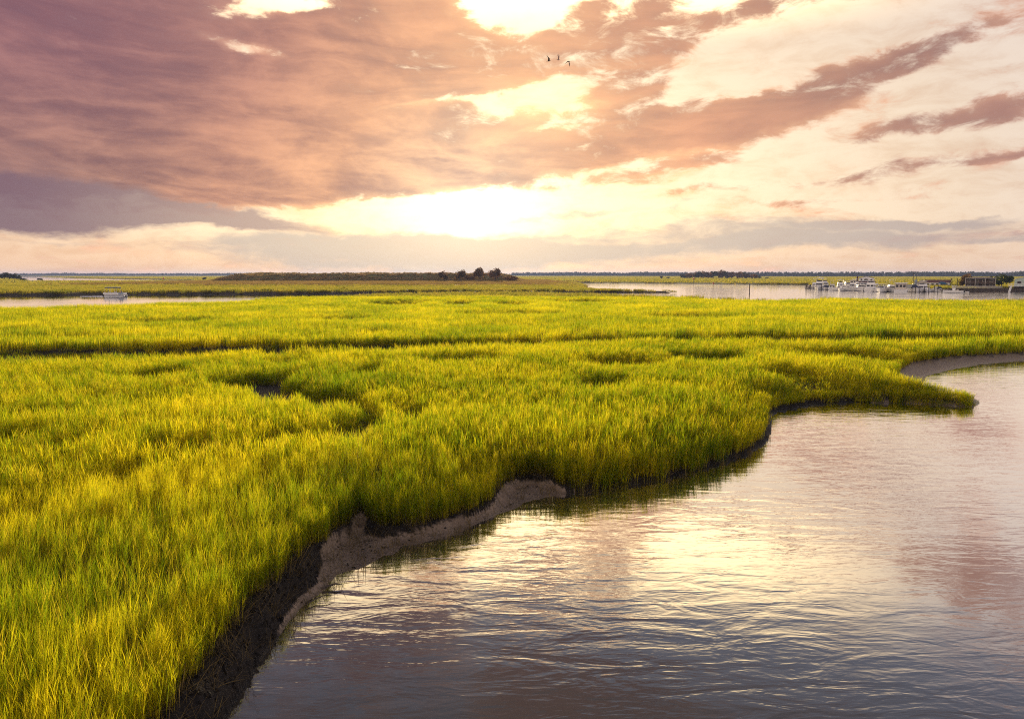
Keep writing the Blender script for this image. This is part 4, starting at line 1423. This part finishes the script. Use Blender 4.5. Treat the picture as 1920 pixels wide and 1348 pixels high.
def gable_mb(w, d, z0, z1, ov=.3, th=.16):
    """roof with its ridge running away from the viewer"""
    o = [(-w / 2 - ov, z0), (0, z1), (w / 2 + ov, z0), (w / 2 + ov, z0 + th), (0, z1 + th), (-w / 2 - ov, z0 + th)]
    m = MB(); n = 6
    vs = [(x, -d / 2 - ov, z) for x, z in o] + [(x, d / 2 + ov, z) for x, z in o]
    fs = [(0, 1, 4, 5), (1, 2, 3, 4), (6, 11, 10, 7), (7, 10, 9, 8)] + [(i, i + n, (i + 1) % n + n, (i + 1) % n) for i in range(n)]
    return m.add(vs, fs)


# white two storey house
p = at_dist(1625, 515, 395)
h1 = tag(empty('white_house', (p.x, p.y, 0.7), -math.atan2(p.x, p.y)), 'white gabled house with a dark red lower roof behind the boats', 'house')
w = MB().prism([(-3.6, 0), (3.6, 0), (3.6, 4.3), (0, 5.4), (-3.6, 4.3)], -4, 4).build('wall', M_WHITE, h1)
gable_mb(7.2, 8, 4.25, 5.45).build('roof', M_GREYROOF, h1)
MB().box((0, -4.7, 2.55), (8.8, 1.5, .2), rot=Matrix.Rotation(.35, 3, 'X')).build('porch_roof', M_REDROOF, h1)
for x, s in ((-2.4, .8), (-.6, .75), (.3, .75), (2.3, 1.0)):
    window(h1, (x, -4.06, 3.75), (s, .95))
for x in (-2.2, 2.2):
    window(h1, (x, -4.06, 1.3), (1.1, 1.1))
MB().box((-4.3, -1, 2.7), (.8, .9, 5.4)).build('chimney', M_BRICK, h1)
MB().box((-6.3, 0, 3.1), (3.4, 4, .5)).build('annex_roof', M_CREAM, h1)
MB().box((-6.3, 0, 1.4), (3.0, 3.6, 2.8)).build('annex', M_CREAM, h1)
# small white gabled house
p = at_dist(1730, 515, 385)
h2 = tag(empty('boat_house', (p.x, p.y, 0.7), -math.atan2(p.x, p.y)), 'small cream gabled house with three dark windows by the utility pole', 'house')
MB().prism([(-2.3, 0), (2.3, 0), (2.3, 2.3), (0, 3.5), (-2.3, 2.3)], -3, 3).build('wall', M_CREAM, h2)
gable_mb(4.6, 6, 2.25, 3.55).build('roof', M_GREYROOF, h2)
for x in (-1.25, 0, 1.25):
    window(h2, (x, -3.06, 1.6), (.85, 1.0))
MB().box((-2.9, 1, 2.2), (1.3, 3, 3.0)).build('side_shed', M_GREYBLUE, h2)
# long low building
p = at_dist(1759, 515, 392)
h3 = tag(empty('long_shed', (p.x, p.y, 0.7), -math.atan2(p.x, p.y)), 'long low white building under a red brown roof by the blue awning', 'building')
MB().box((0, 0, 1.1), (11.4, 5, 2.2)).build('wall', M_WHITE, h3)
r_ = MB().prism([(-2.9, 0), (0, 1.25), (2.9, 0), (2.9, .12), (0, 1.4), (-2.9, .12)], -6, 6).build('roof', M_REDROOF, h3)
r_.rotation_euler = (0, 0, math.pi / 2); r_.location = (0, 0, 2.2)
for k in range(5):
    window(h3, (-4.4 + 2.1 * k, -2.56, 1.25), (1.2, 1.0))
MB().box((3.0, -2.54, .95), (1.0, .1, 1.9)).build('door', M_DARKWOOD, h3)
# blue awning
p = at_dist(1768, 515, 372)
aw = tag(empty('blue_awning', (p.x, p.y, 0.7), -math.atan2(p.x, p.y)), 'bright blue canvas awning on posts before the red roofed building', 'awning')
MB().prism([(-1.9, 1.9), (1.9, 1.5), (1.3, 2.5), (-.6, 2.8)], -1.4, 1.4).build('canvas', M_BLUE, aw)
for x in (-1.6, 1.6):
    for y in (-1.2, 1.2):
        MB().tube([(x, y, -.1), (x, y, 1.75)], .06).build('post', M_TRIM, aw)
# dark balcony house
p = at_dist(1839, 515, 338)
h4 = tag(empty('balcony_house', (p.x, p.y, 0.8), -math.atan2(p.x, p.y)), 'dark brown two storey house with full width balconies on white posts', 'house')
MB().box((0, 1.5, 2.2), (11.2, 6, 4.4)).build('wall', M_DARKWOOD, h4)
MB().box((0, .6, 4.55), (12.0, 8.6, .22)).build('roof', M_TRIM, h4)
MB().box((.4, 1.6, 4.9), (6.5, 4, .5)).build('roof_parapet', M_DECK, h4)
MB().box((0, -2.5, 2.25), (11.6, 2.0, .18)).build('balcony_floor', M_DECK, h4)
MB().box((0, -2.5, .12), (11.6, 2.0, .18)).build('porch_floor', M_DECK, h4)
for x in (-5.7, -1.9, 1.9, 5.7):
    MB().box((x, -3.4, 2.25), (.2, .18, 4.4)).build('post', M_TRIM, h4)
for zr in (2.35, .25):
    rl = MB()
    rl.box((0, -3.42, zr + .85), (11.4, .08, .09)); rl.box((0, -3.42, zr + .2), (11.4, .06, .07))
    for k in range(38):
        rl.box((-5.6 + k * .303, -3.42, zr + .52), (.05, .05, .62))
    rl.build('railing', M_DECK, h4)
for zr in (1.3, 3.4):
    for k in range(4):
        window(h4, (-4.2 + 2.8 * k, -1.56, zr), (1.3, 1.25))
MB().box((-1.4, -1.55, 1.05), (.95, .1, 1.9)).build('door', M_CREAM, h4)
# right hand house on piles
p = at_dist(1937, 515, 316)
h5 = tag(empty('pile_house', (p.x, p.y, 0.0), -math.atan2(p.x, p.y)), 'pale green house with a white deck on piles at the right edge', 'house')
MB().prism([(-6.3, 2.2), (6.3, 2.2), (6.3, 4.9), (0, 6.6), (-6.3, 4.9)], 0, 9).build('wall', M_PALEGREEN, h5)
rf = gable_mb(12.6, 9, 4.9, 6.65).build('roof', M_TRIM, h5); rf.location = (0, 4.5, 0)
MB().box((0, -1.2, 2.1), (16.6, 3.4, .25)).build('deck', M_WHITE, h5)
rl = MB(); rl.box((0, -2.85, 3.1), (16.6, .1, .1))
for k in range(34):
    rl.box((-8.2 + k * .497, -2.85, 2.65), (.1, .07, .85))
rl.build('railing', M_WHITE, h5)
for x in (-7.8, -5.2, -2.6, 0, 2.6, 5.2, 7.8):
    for y in (-2.5, 0.5):
        MB().tube([(x, y, -1), (x, y, 2.0)], .16).build('pile', M_PILE, h5)
MB().box((0, 2.4, 1.0), (13, .3, 2.0)).build('skirting', M_DARKWOOD, h5)
for x in (-4.6, -2.2, .6, 3.2):
    window(h5, (x, -.06, 3.7), (1.7, 1.1))
# bulkhead and its fence
A = at(1778, 546.6, 0); B = at(1990, 547.2, 0); dv = B - A
bk = tag(empty('timber_bulkhead', (A.x, A.y, 0), math.atan2(dv.y, dv.x)), 'dark timber bulkhead along the water below the balcony house', 'bulkhead')
Lb = dv.length
MB().box((Lb / 2, .2, .4), (Lb, .3, 1.6)).build('planking', M_PILE, bk)
MB().box((Lb / 2, .15, 1.26), (Lb, .5, .12)).build('cap', M_DECK, bk)
pm = MB().box((0, 0, .5), (.24, .2, 2.0)).mesh('post')
for k in range(int(Lb / 2.4) + 1):
    q = link_mesh('post', pm, M_PILE, bk); q.location = (k * 2.4 + .1, -.1, 0)
A = at(1786, 546.0, 0); B = at(1882, 546.2, 0); dv = B - A
fe = tag(empty('picket_fence', (A.x, A.y + .8, 1.32), math.atan2(dv.y, dv.x)), 'pale grey picket fence on top of the timber bulkhead', 'fence')
Lf = dv.length
fp = MB()
MB().box((Lf / 2, 0, .75), (Lf, .07, .09)).build('rail', M_TRIM, fe); MB().box((Lf / 2, 0, .25), (Lf, .07, .09)).build('rail', M_TRIM, fe)
pk = MB().box((0, -.06, .45), (.14, .04, .9)).mesh('picket')
for k in range(int(Lf / .32)):
    q = link_mesh('picket', pk, M_TRIM, fe); q.location = (k * .32 + .1, 0, 0)
# white board leaning at the waterline
p = at(1892, 548.2, 0)
bd = MB().loft([[(x * s, y * s, z) for x, y in ((-.42, -.12), (.42, -.12), (.42, .12), (-.42, .12))] for z, s in ((-.2, .6), (.3, 1), (1.6, 1), (2.3, .75), (2.6, .25))]).build('upright_board', M_WHITE)
bd.location = (p.x, p.y, 0); bd.rotation_euler = (0.1, 0.22, 0.3)
tag(bd, 'tall white board leaning at the waterline left of the pile house', 'board')


def utility_pole(px, d, h, label):
    p = at_dist(px, 515, d)
    o = tag(empty('utility_pole', (p.x, p.y, 0.6)), label, 'utility pole', 'utility poles behind the marina')
    MB().tube([(0, 0, -.3), (0, 0, h)], [.17, .1]).build('pole', M_PILE, o)
    for z in (h - .4, h - 1.2):
        MB().box((0, 0, z), (2.4, .12, .14)).build('crossarm', M_PILE, o)
    MB().tube([(.35, 0, h - 2.4), (.35, 0, h - 1.6)], .22, 8).build('transformer', M_TRIM, o)


utility_pole(1713, 400, 8.2, 'taller dark utility pole left of the small gabled house')
utility_pole(1719, 520, 8.4, 'fainter utility pole set further back beside the taller one')

# ---------------------------------------------------------------- channel markers and buoys


def marker(px, py, top, label, board=None, r=.14, name='channel_marker'):
    p = at(px, py, 0)
    h = CAM_H - (top - 515) / FPX * p.y
    o = tag(empty(name, (p.x, p.y, 0)), label, 'channel marker' if board else 'post', 'posts in the right channel' if px > 1000 else 'posts in the left channel')
    MB().tube([(0, 0, -1), (0, 0, h * .9), (0, 0, h)], [r, r * .9, r * .8], 7).build('pole', M_PILE, o)
    if board:
        s = board
        MB().prism([(-s, h - s * 1.1), (s, h - s * 1.1), (s * .12, h + s), (-s * .12, h + s)], -r - .06, -r).build('board', M_RED, o)
    else:
        MB().tube([(0, 0, h), (0, 0, h + .12)], [r * 1.15, r * .3], 7).build('cap', M_TRIM, o)
    return o


marker(1405, 553.3, 531.5, 'tall plain dark pile alone in the bright channel', r=.17, name='channel_post')
marker(1337, 543.0, 530.5, 'thin red topped marker in the bright channel beside the tall dark pile', 0.42, .09)
marker(1300.5, 532.0, 521.5, 'tall red marker standing off the far bank below the wooded clump', 0.75, .16)
marker(307, 527.8, 521.8, 'red marker in the far left water strip', 0.95, .2)
marker(119, 528.5, 523.0, 'plain thin stake in the far left water strip', None, .16, 'channel_post')


def buoy(px, py, mat, label):
    p = at(px, py, 1.3)
    o = tag(empty('buoy', (p.x, p.y, 0.75)), label, 'buoy', 'buoys along the middle creek')
    MB().ball((0, 0, .25), (.34, .34, .34)).build('float', mat, o)
    MB().tube([(0, 0, .5), (0, 0, .9)], .07).build('spindle', M_TRIM, o)


buoy(1001, 549.5, M_WHITE, 'white buoy left of the orange one by the middle creek')
buoy(1010, 549.2, M_ORANGE, 'small orange buoy between two white ones by the middle creek')
buoy(1023, 549.6, M_WHITE, 'white buoy right of the orange one by the middle creek')

# ---------------------------------------------------------------- pontoon boat with people
p = at(217, 556.2, 0)
pb = tag(empty('pontoon_boat', (p.x, p.y, 0), R(2)), 'grey and white pontoon boat under a flat canopy in the left channel', 'boat')
for s in (-1, 1):
    MB().tube([(-3.1, s * .85, .12), (-2.9, s * .85, .12), (2.5, s * .85, .12), (3.0, s * .85, .2), (3.35, s * .85, .36)], [.2, .32, .32, .26, .08], 10).build('pontoon', M_ALU, pb, True)
MB().box((0, 0, .52), (6.3, 2.4, .14)).build('deck', M_TRIM, pb)
for s in (-1, 1):
    MB().box((-.75, s * 1.17, .93), (4.3, .05, .6)).build('side_panel', M_WHITE, pb)
    MB().box((2.2, s * 1.17, .93), (1.5, .05, .6)).build('side_panel', M_GREYBLUE, pb)
    MB().tube([(-2.95, s * 1.17, 1.28), (3.0, s * 1.17, 1.28)], .035).build('rail', M_ALU, pb)
MB().box((3.02, 0, .93), (.05, 2.3, .6)).build('front_panel', M_WHITE, pb)
cn = MB().box((-.75, 0, 2.98), (3.9, 2.5, .1), taper=(.96, .9)).build('canopy', M_GREYBLUE, pb)
MB().box((-.75, 0, 2.82), (3.95, 2.54, .22)).build('valance', M_NAVY, cn)
for sx, tx in ((-2.9, -2.6), (-1.0, -.8), (.6, 1.1)):
    for s in (-1, 1):
        MB().tube([(sx, s * 1.15, .6), (tx, s * 1.15, 2.75)], .035).build('canopy_pole', M_ALU, pb)
m = MB(); m.box((-3.55, 0, 1.05), (.55, .5, .55), taper=(.8, .8)); m.build('outboard_motor', M_WHITE, pb)
MB().box((-3.5, 0, .45), (.25, .22, .9)).build('motor_leg', M_BLACK, pb)
MB().box((-.1, .3, 1.1), (.5, .7, 1.0), taper=(.8, .9)).build('console', M_TRIM, pb)
for x, y in ((1.2, .7), (1.2, -.7), (2.3, .6), (2.3, -.6), (-1.8, .7), (-1.8, -.7)):
    MB().box((x, y, .8), (.7, .6, .42)).build('seat', M_CREAM, pb)


def seated_person(x, y, face, shirt, hair, label):
    """one continuous skinned figure, seated, local x = facing"""
    V = [(0, 0, .0), (0, 0, .22), (0, 0, .42), (0.01, 0, .52), (0.03, 0, .60), (0.03, 0, .72),
         (.05, .10, -.02), (.42, .11, .02), (.44, .11, -.36), (.56, .11, -.42),
         (.05, -.10, -.02), (.42, -.11, .02), (.44, -.11, -.36), (.56, -.11, -.42),
         (0, .19, .44), (.06, .23, .20), (.26, .17, .10), (.34, .15, .09),
         (0, -.19, .44), (.06, -.23, .20), (.26, -.17, .10), (.34, -.15, .09)]
    E = [(0, 1), (1, 2), (2, 3), (3, 4), (4, 5), (0, 6), (6, 7), (7, 8), (8, 9), (0, 10), (10, 11), (11, 12), (12, 13), (2, 14), (14, 15), (15, 16), (16, 17), (2, 18), (18, 19), (19, 20), (20, 21)]
    RD = [.14, .14, .15, .06, .085, .075, .10, .075, .055, .045, .10, .075, .055, .045, .065, .05, .04, .035, .065, .05, .04, .035]
    me = bpy.data.meshes.new('person')
    me.from_pydata(V, E, [])
    o = bpy.data.objects.new('person', me); COL.objects.link(o)
    sk = o.modifiers.new('skin', 'SKIN')
    for i, q in enumerate(me.skin_vertices[0].data):
        q.radius = (RD[i], RD[i]); q.use_root = (i == 0)
    ss = o.modifiers.new('sub', 'SUBSURF'); ss.levels = 1; ss.render_levels = 1
    dg = bpy.context.evaluated_depsgraph_get()
    ev = bpy.data.meshes.new_from_object(o.evaluated_get(dg))
    bpy.data.objects.remove(o)
    ev.materials.clear(); ev.materials.append(shirt); ev.materials.append(M_SKIN); ev.materials.append(M_NAVY)
    for f in ev.polygons:
        c = f.center
        f.material_index = 1 if (c.z > .5 or c.x > .25 and c.z > .07 and abs(c.y) > .13) else (2 if c.z < .07 else 0)
        f.use_smooth = True
    o = link_mesh('person', ev)
    wp = pb.matrix_basis @ Vector((x, y, 1.12))
    o.location = wp; o.rotation_euler = (0, 0, R(2) + face)
    tag(o, label, 'person', 'people riding the pontoon boat')
    MB().ball((.0, 0, .73), (.105, .10, .085)).build('hair', hair, o)


M_SHIRT1 = simple('white_shirt', (0.6, 0.58, 0.55), .8); M_SHIRT2 = simple('orange_shirt', (0.5, 0.16, 0.06), .8); M_SHIRT3 = simple('teal_shirt', (0.06, 0.14, 0.2), .8)
seated_person(1.2, .7, math.pi, M_SHIRT2, M_HAIR, 'seated person in an orange top just ahead of the canopy')
seated_person(2.3, -.6, math.pi, M_SHIRT3, M_HAIR, 'seated person in a dark top nearest the bow')
seated_person(-1.8, -.7, 0, M_SHIRT1, M_HAIR, 'seated person in a pale shirt under the canopy')
# wake
wk = MB()
for i in range(70):
    u = random.random()
    c = p + Vector((-3.9 - 7.5 * u, random.gauss(0, .25 + .5 * u), 0.02))
    s = random.uniform(.12, .42) * (1.1 - .6 * u)
    wk.ball(c, (s * 1.5, s, s * .55), 6, 4)
tag(wk.build('wake_foam', M_FOAM, smooth=True), 'white churned wake behind the pontoon boat', kind='stuff')

# ---------------------------------------------------------------- birds


def gull(px, py, d, span, wing, bank, yaw, mat, label):
    """body and both wings as one continuous figure; wing = dihedral of inner and outer wing in degrees"""
    b = MB()
    b.loft([[(x, r * math.cos(t), r * .9 * math.sin(t) + zz) for t in [k * math.pi / 4 for k in range(8)]] for x, r, zz in
            ((-.26, .012, .0), (-.20, .05, .0), (-.10, .062, 0), (.04, .07, 0), (.14, .05, .01), (.19, .042, .02), (.23, .035, .02), (.27, .012, .012), (.31, .004, .005))])
    b.loft([[(x, -w, z), (x, w, z), (x, w, z + .012), (x, -w, z + .012)] for x, w, z in ((-.20, .03, -.005), (-.36, .075, -.01), (-.38, .07, -.01))])
    for s in (-1, 1):
        y, z = 0.04, 0.03; rings = []
        for L, dih, xf, ch in ((0, wing[0], .06, .17), (.22, wing[0], .09, .15), (.22, wing[0], .10, .14), (.26, wing[1], .02, .10), (.22, wing[1], -.08, .03)):
            y += L * math.cos(R(dih)); z += L * math.sin(R(dih))
            rings.append([(xf, s * y, z), (xf - ch * .5, s * y, z + .018), (xf - ch, s * y, z), (xf - ch * .5, s * y, z - .006)])
        b.loft(rings)
    o = b.build('gull', mat)
    o.location = at_dist(px, py, d); o.rotation_euler = (R(bank), 0, yaw)
    o.scale = (span,) * 3
    tag(o, label, 'bird', 'three birds flying in the upper sky')


gull(1029, 115, 88, .80, (55, 25), 0, R(-20), M_FEATHER_D, 'dark bird with raised wings, left of the three in the sky')
gull(1047, 113, 92, .75, (70, 55), 10, R(10), M_FEATHER_P, 'pale faint bird between the two dark ones in the sky')
gull(1066, 116, 88, .75, (-35, -50), 30, R(30), M_FEATHER_D, 'dark bird with drooped wings, right of the three in the sky')


def egret(px, py, label):
    q = at(px, py, 1.2)
    o = tag(empty('egret', (q.x, q.y, .55), random.uniform(0, 6)), label, 'bird', 'white egrets by the middle creek')
    b = MB()
    b.loft([[(x, r * math.cos(t), zz + r * math.sin(t)) for t in [k * math.pi / 4 for k in range(8)]] for x, zz, r in ((-.32, .62, .02), (-.2, .70, .09), (0, .78, .13), (.14, .86, .09), (.20, .98, .045), (.16, 1.12, .035), (.22, 1.24, .04), (.30, 1.25, .035), (.46, 1.23, .006))])
    b.build('body', M_FEATHER_W, o, True)
    for s in (-.05, .05):
        MB().tube([(0, s, .72), (-.03, s, .35), (0, s, -.05)], .02, 5).build('leg', M_BLACK, o)


egret(752, 543.2, 'white egret on the lawn of marsh grass left of the creek mouth')
egret(764, 545.0, 'white egret at the creek mouth, right of its companion')
egret(891, 548.2, 'single white egret standing by the middle creek')
egret(954, 549.6, 'white egret by the creek just left of the buoys')

# ---------------------------------------------------------------- sticks on the mud


def stick(px, py, L, ang, r, label, bend=.1):
    q = at(px, py, 0.06)
    o = MB().tube([(-L / 2, 0, 0.0), (-L * .1, bend * L, .02), (L * .2, bend * L * .6, .05), (L / 2, 0, .02)], [r, r * 1.1, r * .8, r * .4], 6).build('driftwood_stick', M_BARK)
    o.location = q; o.rotation_euler = (0, R(random.uniform(-3, 3)), R(ang))
    tag(o, label, 'stick', 'sticks washed up on the mud')


stick(622, 1100, .45, 15, .022, 'dark driftwood stick at the waterline of the pale mud')
stick(600, 1125, .65, 40, .012, 'thin curved twig lying along the waterline below the dark stick', .15)
stick(705, 992, 1.0, -15, .010, 'long straw stem fallen across the mud under the grass', .03)
stick(596, 1010, .7, 50, .010, 'short broken stem leaning on the black peat bank', .05)


# ---------------------------------------------------------------- the air between here and the woods
hz = MB().box((0, 4500, 17.0), (18400, 9600, 40.0)).build('haze', None)
hm = bpy.data.materials.new('haze_air'); hm.use_nodes = True
hm.node_tree.nodes.clear()
ho = hm.node_tree.nodes.new('ShaderNodeOutputMaterial')
pv = hm.node_tree.nodes.new('ShaderNodeVolumePrincipled')
pv.inputs['Color'].default_value = (0.42, 0.54, 1.0, 1)
pv.inputs['Density'].default_value = 0.00007
pv.inputs['Anisotropy'].default_value = 0.35
hm.node_tree.links.new(pv.outputs[0], ho.inputs['Volume'])
hz.data.materials.append(hm)
tag(hz, 'thin evening haze that fades the far woods to blue', kind='stuff')
